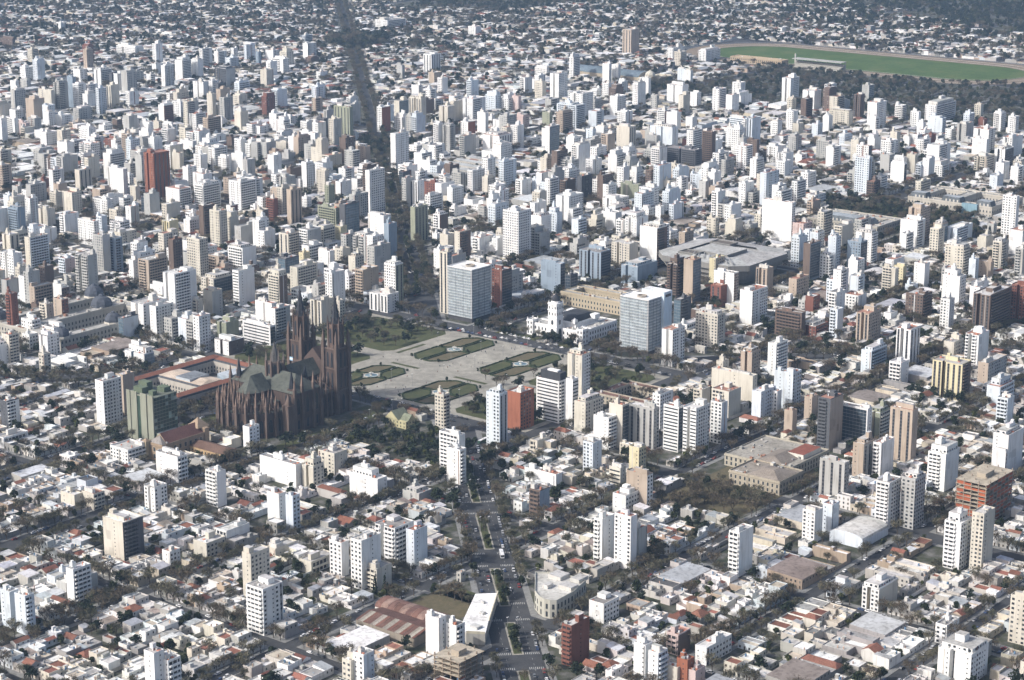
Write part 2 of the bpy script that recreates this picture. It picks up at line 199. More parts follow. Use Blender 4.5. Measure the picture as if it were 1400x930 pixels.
TOWERS = '''
1433.6 727.9 31.5 7.0 33.3 C bb
1433.8 744.4 14.0 17.8 43.6 G wh
1439.0 776.4 13.8 7.1 48.3 S bb
1461.1 807.8 8.3 8.1 35.5 R bb
1457.2 823.5 12.5 19.2 29.7 W wh
1356.6 759.1 7.0 15.6 40.2 L ww
1391.9 814.3 11.4 16.7 35.1 C vb
1577.1 950.2 18.0 24.9 29.6 W bh
1554.3 954.8 7.0 18.5 24.8 D bs
1530.4 960.3 11.7 27.4 17.0 W bw
1573.4 1023.2 7.0 19.0 19.0 G bw
1541.3 1029.2 10.6 10.1 16.4 W bh
1492.3 1018.4 9.1 20.8 36.7 W bw
1518.3 1081.8 18.6 21.2 36.4 W bh
1513.9 1114.0 16.5 12.6 35.0 W bb
1620.4 1224.1 8.6 24.3 34.7 W wh
1634.7 1276.1 10.8 21.8 23.5 W bh
1640.1 1320.4 8.4 10.5 25.4 W bw
1612.4 1326.4 7.0 22.6 32.0 L bw
1395.5 1068.8 27.1 20.8 34.6 DG sb
1327.4 952.9 24.2 11.7 31.3 W bb
1330.4 976.0 10.0 13.8 30.0 W bh
1301.2 961.4 7.0 17.7 29.8 D bs
1365.4 947.8 11.9 7.0 21.0 W bb
1172.1 827.1 12.0 7.0 40.9 C bb
1172.0 838.5 9.0 9.5 21.3 C bb
1204.0 756.8 12.5 19.0 28.0 WR bh
1237.0 820.5 17.4 7.0 22.8 W ww
1138.0 744.7 9.5 22.6 41.3 CG wh
1122.3 746.7 16.5 19.8 24.7 W wh
1046.2 694.1 14.2 14.5 21.4 W bw
1121.3 654.0 20.2 7.0 24.2 W bb
1075.2 611.4 20.1 9.8 19.8 W bb
1153.5 700.5 11.8 7.1 16.4 C bw
1107.2 685.7 21.4 10.0 17.6 W wh
1299.8 614.6 11.3 10.8 25.4 W bw
1159.4 573.1 22.4 12.6 21.3 W wb
1037.3 473.7 23.6 16.2 25.3 W hw
1090.5 476.2 20.9 12.7 20.5 W bb
991.9 405.8 20.4 7.9 24.6 W bb
1204.6 526.9 20.0 9.6 18.6 W bw
1280.9 556.3 20.2 7.0 19.0 P vb
1274.2 531.0 18.1 7.0 29.6 W hb
1250.7 489.8 7.0 10.1 37.1 W bb
1276.9 569.9 16.7 12.0 24.4 G wb
1068.9 539.8 17.1 10.3 19.4 R wh
1094.9 585.8 17.5 12.1 18.4 W bh
947.3 441.7 17.4 8.7 27.1 P wb
927.6 491.7 13.2 7.0 21.1 R bb
916.4 509.3 10.7 23.9 31.1 WC wb
896.7 507.9 14.7 7.0 23.6 C bb
987.4 614.8 25.4 7.0 15.6 W bb
860.0 511.9 13.5 12.2 24.6 W wb
892.0 555.0 16.2 20.2 31.3 W bb
823.9 524.1 15.5 7.8 23.3 W ww
806.9 537.8 21.2 7.0 27.0 W bb
918.4 642.2 13.5 9.8 21.9 W wb
887.8 630.0 9.8 18.5 20.4 WC wb
1104.7 782.3 23.1 11.1 12.4 W hb
1613.8 799.8 14.3 7.0 24.3 W bb
1641.2 844.2 17.5 8.3 18.5 G ww
1830.3 1134.9 15.2 13.1 33.6 R wv
2254.6 1418.7 8.3 11.8 18.1 W bw
1862.7 1275.9 54.0 21.4 13.2 W wb
2122.2 1190.9 37.8 7.0 17.7 N ww
1938.5 1080.4 27.3 11.3 10.2 W wb
1583.3 1366.1 20.6 15.2 21.0 W bw
1551.1 1424.9 13.1 23.1 30.6 W bw
1718.3 1589.0 7.0 20.3 18.0 L hh
1712.5 1669.0 17.3 7.0 10.9 W bb
1511.4 1391.3 13.7 22.1 10.8 N wb
1447.4 1255.9 28.5 14.9 27.6 W hw
1350.1 1119.0 15.3 16.5 31.0 C bb
1501.5 1319.7 17.4 17.6 29.8 C ww
1568.2 1313.5 7.0 7.2 25.1 S bb
1258.0 1438.3 19.0 24.5 32.6 W vv
1252.3 1353.5 13.3 7.0 22.4 G bb
1552.6 1914.6 19.4 17.7 17.5 W wb
1756.4 1872.8 35.7 57.8 19.0 W wh
1212.5 1109.5 7.0 7.0 21.2 W bb
1139.4 910.5 10.8 19.3 30.0 R ww
1178.5 973.7 7.0 15.4 24.8 W bw
1052.0 857.1 12.9 7.0 18.1 W bb
1042.3 864.9 11.1 14.3 13.9 W bw
917.1 808.0 15.5 7.0 30.8 D sb
941.7 839.4 7.0 14.8 36.6 G vb
882.7 825.6 31.4 7.2 48.1 V vb
848.0 717.5 30.4 7.0 28.5 W bb
780.7 662.2 9.7 13.3 20.2 WR bb
854.4 666.0 19.5 8.0 20.5 C bw
895.1 908.2 10.2 19.1 36.9 WO wb
902.7 955.4 10.3 21.5 40.1 CS bg
865.9 963.5 24.8 11.2 46.8 C vb
877.3 933.1 16.0 13.5 20.6 W ww
680.2 699.2 9.0 26.9 47.2 W bw
717.9 784.9 15.0 17.6 15.4 W ww
894.4 1073.1 10.8 22.3 34.1 W bh
849.8 1063.8 19.8 31.0 35.1 W bh
717.9 831.5 9.7 10.4 40.2 W hb
701.1 835.6 13.1 12.3 38.8 G wh
769.6 957.2 13.9 16.9 21.6 WO wb
868.0 1027.0 18.0 17.5 26.6 C bb
890.7 1169.2 20.5 13.8 24.7 L ww
739.6 960.9 15.4 7.0 37.6 W bb
794.4 1042.5 8.8 7.0 16.6 W bb
737.0 993.7 15.6 17.1 23.0 W bw
875.0 1181.8 14.8 27.7 20.3 W wh
628.8 856.6 29.5 28.4 29.5 W bv
701.6 892.3 15.2 8.2 13.1 W wb
766.9 700.1 13.0 8.1 26.6 N wb
735.1 698.9 23.2 9.8 23.9 B bb
881.9 836.3 7.0 7.0 9.4 W bb
1087.7 1209.8 15.8 10.4 18.2 W bw
952.1 1072.7 7.2 20.0 23.0 N wb
1062.0 1521.1 26.6 7.0 16.1 W wb
977.7 1377.7 13.8 9.9 16.9 W bb
910.2 1313.8 15.3 10.5 27.0 C wb
883.2 1322.8 18.0 24.1 43.4 W bw
1120.2 1855.7 20.1 26.7 48.3 B vb
930.3 1526.1 14.2 7.0 34.0 W bb
924.6 1544.9 14.1 7.0 30.6 W bb
844.4 1444.8 13.5 17.7 19.9 W bw
780.6 1430.8 17.9 7.0 33.1 W bb
705.5 1346.8 11.1 7.0 21.3 G wb
816.2 1589.8 15.8 7.0 28.2 L bb
802.8 1586.6 12.0 7.0 27.2 W bb
703.9 1416.6 30.1 17.2 29.6 W bb
655.6 1386.9 12.9 11.9 25.7 W bw
1006.1 1830.2 13.8 38.1 25.4 W ww
965.7 1879.1 16.8 48.5 18.7 W ww
614.0 1386.9 12.4 20.3 35.3 W wh
673.4 1542.9 16.9 13.8 22.7 W wb
614.6 1451.4 16.2 32.7 16.8 W bb
601.3 1219.5 14.0 16.2 22.8 WR hb
563.5 1196.0 18.8 11.1 26.1 W bb
540.8 1203.7 12.0 12.3 20.6 W bb
862.6 1191.8 13.0 7.0 23.2 P bb
729.6 1182.9 26.9 27.5 40.9 W ww
680.6 1101.9 36.5 22.2 37.1 L hh
657.7 1196.1 15.8 18.6 18.2 W wb
513.7 1005.1 22.2 15.9 34.3 C bv
475.0 1055.3 38.6 14.8 31.3 L bb
496.4 1047.7 17.8 7.0 18.3 G bb
578.8 906.0 7.3 22.6 41.1 WD bg
596.5 1015.9 22.6 7.0 17.2 D sb
585.3 1015.0 11.7 8.4 22.5 L wb
577.6 1031.1 15.0 10.6 23.9 W bw
364.1 988.3 16.2 9.1 45.2 N hb
453.9 1211.0 26.3 8.4 27.0 L sw
403.4 1151.5 12.2 23.0 39.5 L vb
416.5 1121.5 11.7 9.5 27.6 W wb
462.0 1075.3 9.7 18.0 13.1 R bw
364.1 948.2 48.4 16.5 25.6 D hh
327.8 1044.1 15.8 7.0 30.3 N wb
726.8 1096.9 14.1 7.0 22.2 V bb
757.9 1071.9 21.2 15.5 16.6 P bw
568.2 1525.8 16.1 26.5 41.4 W bw
471.4 1413.1 9.4 19.7 29.8 N bh
494.3 1476.1 21.4 21.0 33.2 W bb
501.7 1542.3 13.4 15.6 35.2 W hw
478.9 1622.6 13.1 16.7 26.8 G bw
402.0 1457.6 11.5 13.5 38.2 N vb
456.1 1506.7 9.1 15.7 17.4 G wb
376.1 1378.9 34.2 13.3 23.5 C wb
335.6 1389.9 16.0 29.6 39.9 W bw
347.2 1490.4 12.3 13.4 22.6 W hh
290.5 1436.9 13.7 7.0 24.9 W wb
282.2 1476.1 18.7 64.7 30.6 W wh
250.0 1374.9 10.1 7.0 20.3 W bb
239.4 1414.5 23.9 11.7 23.1 L bw
253.0 1566.1 10.8 9.2 24.0 C wb
213.5 1498.8 9.9 10.3 13.8 R bb
183.0 1491.3 12.1 15.7 26.9 W hw
151.6 1474.7 12.1 11.3 27.1 W ww
179.1 1371.4 14.7 22.5 26.6 G bb
202.8 1372.3 9.8 15.2 16.1 W ww
106.7 1294.9 23.3 20.6 36.0 W bw
89.2 1253.9 21.7 7.0 29.2 W bb
74.4 1302.3 14.2 33.5 26.9 W wb
415.4 1283.4 12.4 13.3 32.7 W wb
392.2 1260.6 10.1 14.1 18.9 C bb
407.8 1227.7 11.9 12.6 24.2 W wb
526.1 1462.4 9.2 12.5 18.9 C ww
362.0 1264.5 10.2 13.9 21.5 L bw
378.4 1323.7 10.4 11.5 23.3 W bb
213.3 1227.8 10.3 10.2 29.8 C bb
220.8 1279.0 9.6 9.2 15.8 W bb
211.6 1286.3 8.3 14.4 18.4 W bw
200.0 1305.3 14.0 14.8 15.8 R wb
219.5 1131.2 11.5 17.4 30.3 C bw
250.7 1106.1 20.0 7.5 29.1 G wb
174.9 1079.7 18.4 9.1 34.6 WD wb
244.5 1221.6 11.1 19.2 18.2 W bb
140.1 1073.9 13.7 12.2 27.0 G bw
101.5 1138.8 18.3 32.5 34.6 W bh
131.3 1097.8 17.5 7.0 20.9 W bb
119.9 1107.0 12.3 7.0 24.6 C bb
45.9 1166.5 17.4 24.0 22.2 C hh
32.9 1193.9 15.3 26.0 29.7 WD bs
253.7 999.4 15.3 19.1 27.1 W wb
323.2 1139.4 12.9 15.6 23.3 G ww
804.0 153.6 9.8 11.4 32.0 L bb
912.0 250.7 11.1 7.0 15.1 G bb
722.6 102.8 17.4 10.4 34.1 S hb
726.9 124.5 9.1 11.1 42.9 W ww
727.9 149.2 17.4 11.3 26.0 C bb
909.6 290.4 7.0 10.1 18.8 R bb
811.8 229.7 11.7 11.5 22.6 C wb
770.7 221.1 17.8 14.6 29.0 C bw
888.5 330.4 9.1 19.8 27.2 C bv
817.5 341.7 30.3 7.0 35.0 W bb
862.8 390.2 7.0 7.0 15.5 W bw
770.6 320.1 10.3 7.0 21.8 C bb
756.4 338.8 17.6 26.2 61.9 O wv
711.0 282.9 7.3 18.2 22.4 DW gb
738.2 247.2 26.8 9.8 20.1 W wb
688.8 142.5 9.1 20.5 25.7 W hb
625.3 132.0 27.6 7.0 28.3 W ww
663.7 175.3 9.5 8.2 21.5 L wb
697.2 226.1 13.4 8.9 16.5 C ww
617.4 162.7 17.0 14.5 23.3 W hh
664.2 219.8 9.3 12.8 26.1 WC bb
573.8 197.8 12.2 13.9 24.3 Y vb
699.1 327.4 24.6 19.4 26.0 W bh
680.6 349.4 16.1 28.9 29.5 W hh
629.0 362.7 20.3 26.3 38.2 W wh
569.8 289.2 7.0 11.6 28.2 WR bb
508.6 213.8 15.5 11.9 41.8 C ww
391.4 75.6 19.2 11.6 49.4 C ww
474.0 115.3 13.2 10.3 20.1 W wb
294.7 -46.5 16.3 28.1 49.8 W bh
381.3 13.8 18.4 7.0 12.4 W bb
408.9 21.2 15.7 25.6 34.5 B hh
445.3 32.3 7.0 7.2 27.2 W bb
507.5 45.0 15.7 10.3 42.6 G wb
503.4 59.0 14.7 9.5 37.8 S hh
438.9 -32.5 18.9 12.5 44.5 G hb
539.2 19.5 10.4 13.6 17.9 LP hb
587.8 12.8 8.6 25.5 35.0 CL bh
515.8 -64.8 21.0 11.3 41.2 W wb
499.1 -71.1 7.0 8.8 30.5 C wb
510.5 -30.4 9.7 11.6 22.3 N wb
378.8 -174.7 8.0 7.5 41.7 R hb
415.7 -117.1 8.3 7.0 14.7 N bb
391.5 -124.4 10.5 8.1 20.0 C hb
369.0 -123.9 12.4 8.0 28.0 BR bw
354.2 -171.7 15.6 10.0 19.4 W wh
333.1 -163.1 22.6 12.9 14.1 W ww
454.6 -54.8 18.8 9.8 13.3 WN bw
298.0 -84.2 17.6 30.5 26.9 W bw
287.5 -118.2 7.4 18.2 22.1 DL gb
289.2 -24.3 19.5 8.3 21.0 C hb
287.8 -5.1 12.8 13.5 25.7 CG bb
405.0 149.0 22.5 20.1 25.0 W hb
299.1 41.5 8.6 21.9 35.6 W sb
217.7 -53.6 12.8 16.1 16.0 V bb
424.8 133.1 17.5 8.8 16.0 B hh
346.6 51.5 17.8 27.7 19.1 C wg
672.8 52.2 14.1 12.9 19.7 C bv
449.1 113.5 10.2 7.0 20.0 G bw
468.3 -36.5 10.3 8.1 13.4 G ww
496.5 448.4 7.0 26.8 54.6 W bw
384.8 349.8 24.0 12.5 30.7 W bb
318.5 285.1 7.0 13.4 40.7 S bb
357.0 372.1 7.0 22.1 40.1 V bv
499.2 516.6 7.0 15.2 35.3 G wb
488.2 525.5 12.3 12.5 31.9 W vb
584.2 606.3 7.0 16.3 20.3 D gb
486.6 563.1 23.8 7.0 23.0 R wb
488.7 576.1 8.6 10.9 32.4 W hb
503.1 624.9 15.0 9.2 25.9 G wv
367.3 426.3 9.5 14.9 21.6 WN hb
258.4 333.5 7.5 18.9 31.6 CN bh
297.8 359.6 11.8 12.8 18.7 C bb
328.6 376.7 7.0 7.0 12.6 W bb
118.5 149.3 9.9 7.0 61.7 CD vg
90.6 199.6 12.8 15.9 38.2 RD wg
172.7 133.6 15.0 11.8 43.8 WV wv
166.9 115.0 24.0 16.6 17.6 W vw
326.5 256.1 18.1 19.8 30.4 G hw
277.6 187.7 9.7 13.4 27.4 C bw
241.5 155.8 10.8 8.9 23.0 N hb
403.2 298.6 10.5 10.3 24.1 Y bb
440.1 330.0 28.6 7.0 35.1 V hb
428.6 333.0 8.8 24.1 40.4 D bg
569.2 453.2 7.0 10.6 27.3 V wb
529.3 347.9 7.0 17.8 42.6 B bv
563.7 353.5 12.6 7.0 26.5 R hb
622.3 396.2 13.6 7.0 14.8 W bb
601.5 413.0 12.5 15.8 39.6 G wb
628.6 508.7 14.9 7.7 30.4 C wb
621.4 514.5 15.2 17.5 23.4 L hb
512.2 284.5 10.5 9.6 31.0 CN bb
574.6 420.4 8.7 7.9 17.0 W ww
399.9 242.5 12.9 21.3 29.8 WG hb
413.2 226.1 14.4 16.7 26.7 C vh
378.9 214.0 7.0 10.3 12.2 Y bb
322.7 130.8 10.8 20.0 29.1 D gg
267.8 66.6 15.4 11.5 30.9 CN hb
274.7 99.5 10.4 29.0 32.3 C bh
180.7 36.2 14.9 17.3 25.3 C vb
171.8 52.3 7.7 7.1 23.6 C bw
181.6 -24.6 7.0 19.8 29.2 WG bh
217.7 6.5 22.6 7.0 22.6 W bb
169.4 -43.8 36.6 7.0 18.4 W sg
339.8 234.3 11.6 12.1 18.2 C wb
332.8 207.0 16.8 7.0 22.0 W bb
289.5 178.1 11.4 12.9 13.7 N bb
720.0 529.0 12.6 7.4 16.8 W bw
637.1 627.9 16.0 16.2 7.3 W bb
389.4 527.7 14.2 20.8 13.4 W wb
396.4 710.7 17.8 22.7 28.2 W ww
345.2 669.5 7.0 22.2 33.3 D bw
208.6 373.5 21.8 22.3 53.9 W ww
257.7 476.7 14.7 18.6 25.6 W bb
261.8 511.2 13.5 10.2 23.7 L wb
288.1 568.4 19.4 28.4 30.9 W bw
278.8 651.3 20.9 26.2 15.8 W bw
242.8 673.2 18.2 16.4 30.3 W ww
214.9 561.6 20.1 12.2 21.6 W bb
182.3 531.0 9.4 7.0 22.3 W hb
161.8 529.1 15.8 22.5 27.5 W wb
71.2 439.2 22.5 19.2 43.2 WN bh
197.4 628.0 7.6 7.0 20.9 W bb
287.2 708.8 26.9 7.0 24.1 V bb
89.2 413.8 23.4 16.1 28.1 C wb
78.3 348.0 28.3 17.1 32.3 SD vs
41.5 362.0 20.9 35.8 19.5 S bb
82.1 283.9 25.5 7.3 30.7 SD bg
60.1 272.0 7.0 11.9 24.7 D gg
-32.0 326.7 12.1 18.0 39.5 N hh
-48.3 330.3 11.1 14.5 45.0 BD bg
-23.5 409.2 7.7 17.5 29.1 YB bw
-84.4 349.8 23.9 8.3 33.7 WB bw
-76.5 338.7 12.2 23.9 21.5 R vb
-94.0 396.0 13.1 12.0 31.3 B vb
-140.8 294.8 14.0 27.5 34.4 W bw
-158.5 207.5 24.2 13.2 31.4 C ww
-95.2 240.6 8.1 17.4 29.7 D gh
-161.2 130.9 11.7 19.0 33.9 W bw
108.3 609.3 11.9 8.5 21.4 C ww
87.7 619.6 14.2 16.5 16.0 C bb
149.7 783.3 8.7 29.7 44.2 L bw
420.5 645.9 10.3 18.4 23.2 W hb
361.5 605.9 11.4 14.4 20.4 C wb
353.4 714.8 8.9 9.3 21.0 W wb
339.7 867.1 10.6 9.8 19.4 C wb
365.1 814.3 10.5 15.9 16.8 W bw
312.6 888.9 12.0 16.5 17.0 G wh
25.2 638.8 39.4 7.0 45.4 W bw
9.8 639.1 14.1 19.0 23.2 P bw
95.0 937.8 19.9 7.3 46.7 L wv
80.8 926.5 10.1 16.7 19.8 N hh
89.2 1020.1 19.6 7.0 28.7 W bg
-96.9 712.8 15.1 23.4 43.0 B bw
-103.5 694.1 21.2 18.7 32.3 W bh
-118.4 724.0 10.7 14.4 26.2 B bg
-129.8 739.2 13.7 37.8 20.0 L bh
-171.9 797.4 17.0 7.0 52.7 W wb
-207.1 742.1 16.0 21.3 26.8 W bb
-144.6 800.1 7.9 8.3 17.1 G bb
-163.9 742.7 10.8 18.6 12.5 C bb
-220.6 662.8 10.5 16.8 30.1 C hh
-207.9 599.0 21.1 14.6 33.5 C wh
-222.1 599.9 7.7 7.6 22.6 L bb
-227.4 625.2 14.7 7.0 15.8 B bb
-265.9 477.0 19.0 13.5 33.5 W bw
-294.3 400.7 9.5 10.3 29.7 W wb
-288.1 476.2 10.5 7.0 25.9 W bb
-330.3 412.4 17.6 45.3 37.5 N vh
-341.7 465.1 15.0 14.4 38.1 R wb
-261.5 409.5 18.3 19.3 27.3 N wh
-183.6 497.5 15.0 7.0 25.9 C hb
-174.9 530.9 10.7 7.0 20.4 Y wb
-203.2 523.3 12.1 10.6 28.9 W bb
-201.9 502.3 8.9 10.5 10.5 L bb
-87.0 491.3 8.3 21.2 39.2 NS bg
-98.5 511.0 11.1 9.3 24.6 W wh
-95.3 529.7 9.7 9.9 41.6 L bw
-22.3 617.0 10.3 14.2 20.8 L bw
-115.7 546.1 16.1 14.3 35.7 S wg
-99.4 598.6 19.7 12.8 34.4 W bh
-138.0 501.2 11.0 14.7 27.2 W bw
-162.2 460.6 10.5 13.0 21.0 L bh
-27.2 668.8 10.3 7.0 19.0 W ww
-201.5 285.2 29.0 7.0 24.5 N hb
-161.3 374.3 9.0 12.7 16.7 R bw
-195.6 338.8 11.6 7.7 10.9 W bb
-227.6 306.1 8.2 10.6 28.0 L hb
-192.0 408.2 17.2 16.7 15.8 W wb
-260.7 306.1 13.1 23.0 29.8 B vw
-212.9 292.6 15.4 22.5 12.4 R wh
-340.8 370.5 8.3 9.5 13.2 W bw
-11.9 1149.8 12.0 23.7 24.2 C wb
80.4 1108.6 14.3 24.1 14.7 W wh
150.0 -359.7 8.1 12.7 24.0 DW bh
94.5 -305.7 9.8 18.9 38.7 W bw
107.2 -274.3 8.8 12.5 34.7 B bb
255.8 -237.1 7.1 7.5 18.5 C ww
293.6 -202.4 12.2 13.5 21.5 W bw
300.6 -239.1 10.0 10.4 28.9 C bh
331.5 -193.0 10.0 10.1 14.0 W ww
-93.8 -419.8 11.2 11.6 20.7 W ww
-115.8 -380.0 11.9 8.9 26.5 W hb
-44.5 -278.5 7.1 10.9 21.0 W bw
-53.0 -360.8 24.1 9.7 19.5 W bh
-38.4 -447.2 15.4 7.0 10.5 C bb
-50.7 -439.8 13.1 10.2 11.9 C bh
202.7 -168.0 26.1 11.6 12.7 WS bg
175.1 -91.3 18.6 19.1 13.0 WN bb
7.4 -357.3 20.3 20.1 11.8 W wh
303.4 -249.0 13.5 11.7 20.4 W bb
-130.4 -146.6 9.3 7.6 32.3 C wh
-189.0 -147.7 13.4 9.9 44.3 L wv
-209.8 -221.3 19.6 7.0 33.3 W hb
-219.8 -232.0 13.2 7.0 26.6 W bh
-128.9 -313.1 37.8 7.4 17.2 W bb
-141.8 -307.9 11.7 11.3 17.2 C bw
-135.3 -278.5 16.6 14.2 18.2 C wb
-176.2 -377.7 11.8 7.3 22.6 W bb
-190.3 -378.2 7.1 7.0 24.5 L bw
-195.1 -296.0 27.9 10.3 15.5 W bb
-223.8 -283.1 15.9 14.3 7.0 G bb
-184.4 -65.6 23.3 10.0 35.1 W sh
-197.6 -64.5 7.0 7.6 38.8 W bs
-163.5 -6.7 15.3 11.7 41.0 CW bw
-172.2 -100.6 13.3 17.8 30.9 O bw
-220.3 -77.4 11.3 23.7 26.9 C bw
-258.2 -98.0 14.6 10.4 26.3 W bh
-263.9 -87.5 13.0 9.0 35.3 C bg
-284.2 -74.0 23.6 7.7 33.1 G vw
-265.3 -38.1 7.4 18.2 33.0 W ww
-303.2 -67.6 14.2 7.0 36.7 W sg
-318.9 -66.6 12.1 18.8 38.0 W sw
-318.0 -29.1 10.5 8.3 34.1 WL wb
-255.6 37.1 8.7 12.1 17.5 C hb
-284.0 33.8 16.9 18.3 22.0 CG hb
-279.9 76.7 41.2 7.0 24.9 C bb
-250.0 122.2 11.4 13.6 30.5 B bw
-310.0 41.8 8.8 22.4 25.0 L bw
-284.2 -153.3 9.3 11.2 25.4 L wb
-313.9 -159.0 10.3 7.0 12.9 C sb
-317.3 -140.3 8.9 9.3 24.6 Y bw
-361.5 -192.3 18.3 7.2 27.1 BW bw
-354.2 -208.0 11.6 23.4 13.9 W bw
-263.5 -194.2 12.6 7.0 10.1 W bb
-280.4 -193.8 17.3 8.8 10.0 W bb
-308.6 -249.6 9.2 11.6 19.3 NS hb
-212.1 135.5 7.0 9.7 12.6 C bb
-248.3 164.6 8.6 19.0 28.5 W bh
-306.6 84.8 11.0 7.0 31.1 L bb
-316.8 79.8 8.4 13.1 33.3 L bw
-314.9 58.6 8.8 7.0 22.0 W wb
-310.8 222.3 10.2 27.8 20.2 LS bh
-326.0 264.7 14.2 17.6 34.0 W vv
-346.8 308.6 10.1 19.5 16.3 C bw
-376.0 297.3 12.7 20.5 30.5 W hb
-415.1 188.8 27.7 15.8 34.5 YN vh
-410.4 247.6 9.5 36.0 21.4 BG bw
-447.4 194.7 12.1 26.5 19.1 L bh
-471.4 158.8 9.6 12.0 21.8 L hb
-349.1 205.4 11.4 14.4 19.8 W hb
-393.8 8.2 11.0 19.7 42.7 DB hb
-412.1 34.7 25.7 7.0 31.6 W gb
-411.9 55.4 11.1 17.0 23.6 VC bh
-457.5 22.1 19.2 8.7 42.0 B vb
-448.3 -35.0 9.2 18.3 27.5 BG bv
-457.4 -24.9 7.0 19.9 27.5 W hb
-508.5 -20.9 14.4 21.3 28.5 W hb
-461.7 -86.8 20.8 7.0 29.5 G vw
-514.6 -117.4 10.2 17.2 33.9 W hw
-528.6 -106.1 10.7 15.4 36.6 G ww
-350.6 24.3 7.7 7.0 20.7 B bb
-527.7 42.4 12.6 25.9 31.2 W bb
-527.5 39.6 11.0 9.7 18.9 W bw
-342.4 67.8 7.0 10.1 20.4 B bb
-397.4 -81.2 7.0 9.8 8.7 C ww
-146.4 -494.5 20.2 17.9 28.1 CD bh
-179.3 -564.1 7.0 14.3 23.7 W bh
-177.6 -612.6 9.3 7.0 23.7 L bb
-194.2 -613.7 10.3 7.0 25.4 L bh
-319.3 -621.2 8.5 7.8 25.1 W bb
-323.6 -614.6 7.0 9.6 19.4 W bh
-259.4 -486.0 7.8 16.9 30.1 C bw
-175.4 -479.8 7.5 9.2 9.8 W bw
-183.3 -454.0 12.9 17.4 9.9 C bw
-307.6 -522.6 14.6 17.1 30.2 W hw
-278.4 -422.2 10.9 7.0 23.2 W wb
-304.0 -430.3 9.6 18.5 33.5 W wb
-312.5 -425.5 15.0 14.5 14.6 C hb
-294.8 -388.0 17.5 19.0 27.9 W hh
-307.0 -382.5 7.0 13.4 27.2 L bb
-413.7 -481.2 10.5 7.0 25.4 W bb
-422.7 -475.7 8.4 7.9 21.2 W bh
-404.2 -537.0 8.2 9.1 18.4 WL wb
-396.7 -539.8 7.0 7.0 13.8 C wb
-396.2 -293.6 7.0 14.0 30.0 W hb
-419.8 -293.9 13.4 7.0 37.5 W wb
-417.3 -280.9 7.0 9.5 24.8 G bb
-482.4 -441.2 7.0 17.9 25.7 R hb
-459.1 -377.0 11.5 16.2 12.9 W bw
-529.9 -432.7 8.3 7.0 23.6 W bb
-538.6 -432.2 7.0 9.5 20.7 WL bh
-546.6 -424.1 10.6 7.0 10.9 C bb
-551.8 -421.5 7.5 7.0 16.1 O bb
-556.9 -420.6 7.0 10.0 10.3 P bb
-522.7 -388.4 8.3 13.2 13.0 PN hb
-544.1 -389.9 8.1 27.3 11.2 W bw
-482.0 -258.5 8.2 16.9 30.8 W hb
-488.5 -173.0 9.7 10.5 22.7 W wb
-489.6 -151.5 7.6 9.5 21.6 L bb
-589.9 -157.1 12.1 16.5 33.0 W hw
-602.8 -150.9 8.6 16.0 40.6 C wb
-640.4 -272.8 7.5 16.5 12.0 W wb
-678.9 -317.7 21.1 22.1 19.0 W bw
-678.4 -244.1 11.1 8.1 30.4 C wb
-582.9 -253.0 11.9 24.7 14.9 WC wb
'''
# ------------------------------------------------------------------ street grid
US = [(-806, 15), (-725, 9), (-640, 9), (-535, 9), (-432, 9), (-330, 9), (-196, 9), (-62, 15), (62, 15), (196, 9), (330, 9), (432, 9), (535, 9), (640, 9), (725, 9), (806, 15)]
VS = [(-806, 15), (-660, 9), (-527, 9), (-400, 9), (-260, 9), (-112, 13), (117, 13), (260, 9), (400, 9), (527, 9), (660, 9), (806, 15)]
k = 806
while k < 3300: k += 120 + 12*((k*7) % 3); US.append((k, 15 if k % 5 == 0 else 9))
k = 806
while k < 3700: k += 131 + 9*((k*5) % 3); VS.append((k, 15 if k % 5 == 0 else 9))
US = [(-1270, 9), (-1150, 9), (-1035, 9), (-920, 9)]+US; VS = [(-920, 9)]+VS
DIAG = 19.0; DIAG2 = 13.0        # half widths of the two diagonal avenues
TURF_C, TURF_L, TURF_R = (2045.0, 728.0), 215.0, 103.0          # stadium of the racecourse: centre, half straight (along y), radius
def av(t): return DIAG if t < 250 else (16.0 if t < 620 else 11.5)
def stadium(r, n=20):
    cx, cy = TURF_C; a = [i*pi/n for i in range(n+1)]
    return [(cx+r*cos(t), cy+TURF_L+r*sin(t)) for t in a]+[(cx-r*cos(t), cy-TURF_L-r*sin(t)) for t in a]
def in_turf(x, y, r):
    dy = np.maximum(np.abs(y-TURF_C[1])-TURF_L, 0); return np.hypot(x-TURF_C[0], dy) < r
def inpoly(x, y, P):
    x = np.asarray(x, float); r = np.zeros(x.shape, bool); n = len(P)
    for i in range(n):
        (x1, y1), (x2, y2) = P[i], P[(i+1) % n]
        c = ((y1 > y) != (y2 > y)) & (x < (x2-x1)*(y-y1)/((y2-y1)+1e-12)+x1); r ^= c
    return r
WOOD = [[(1500, 780), (1930, 800), (1930, 330), (2010, 330), (1900, 60), (1500, 150)],                       # the park beside the racecourse
        [(2900, 1150), (2620, 640), (2600, 300), (3900, 300), (3900, 1400), (3020, 1300)],                    # dark wood, far right
        [(2230, 2010), (2330, 1760), (3300, 1900), (3300, 2500), (2450, 2160)],                               # dark wood, far middle
        [(795, 60), (880, 125), (905, 70), (905, -60), (775, -150), (760, -40)],                              # square before the palace
        [(1475, 800), (1650, 1010), (1700, 960), (1560, 760)]]
PARK = [(-175, -352), (-20, -352), (-20, -425), (-60, -425), (-175, -425)]                                    # garden of the mansion
CIRC = [(806, 806, 58), (1660, 1640, 62)]
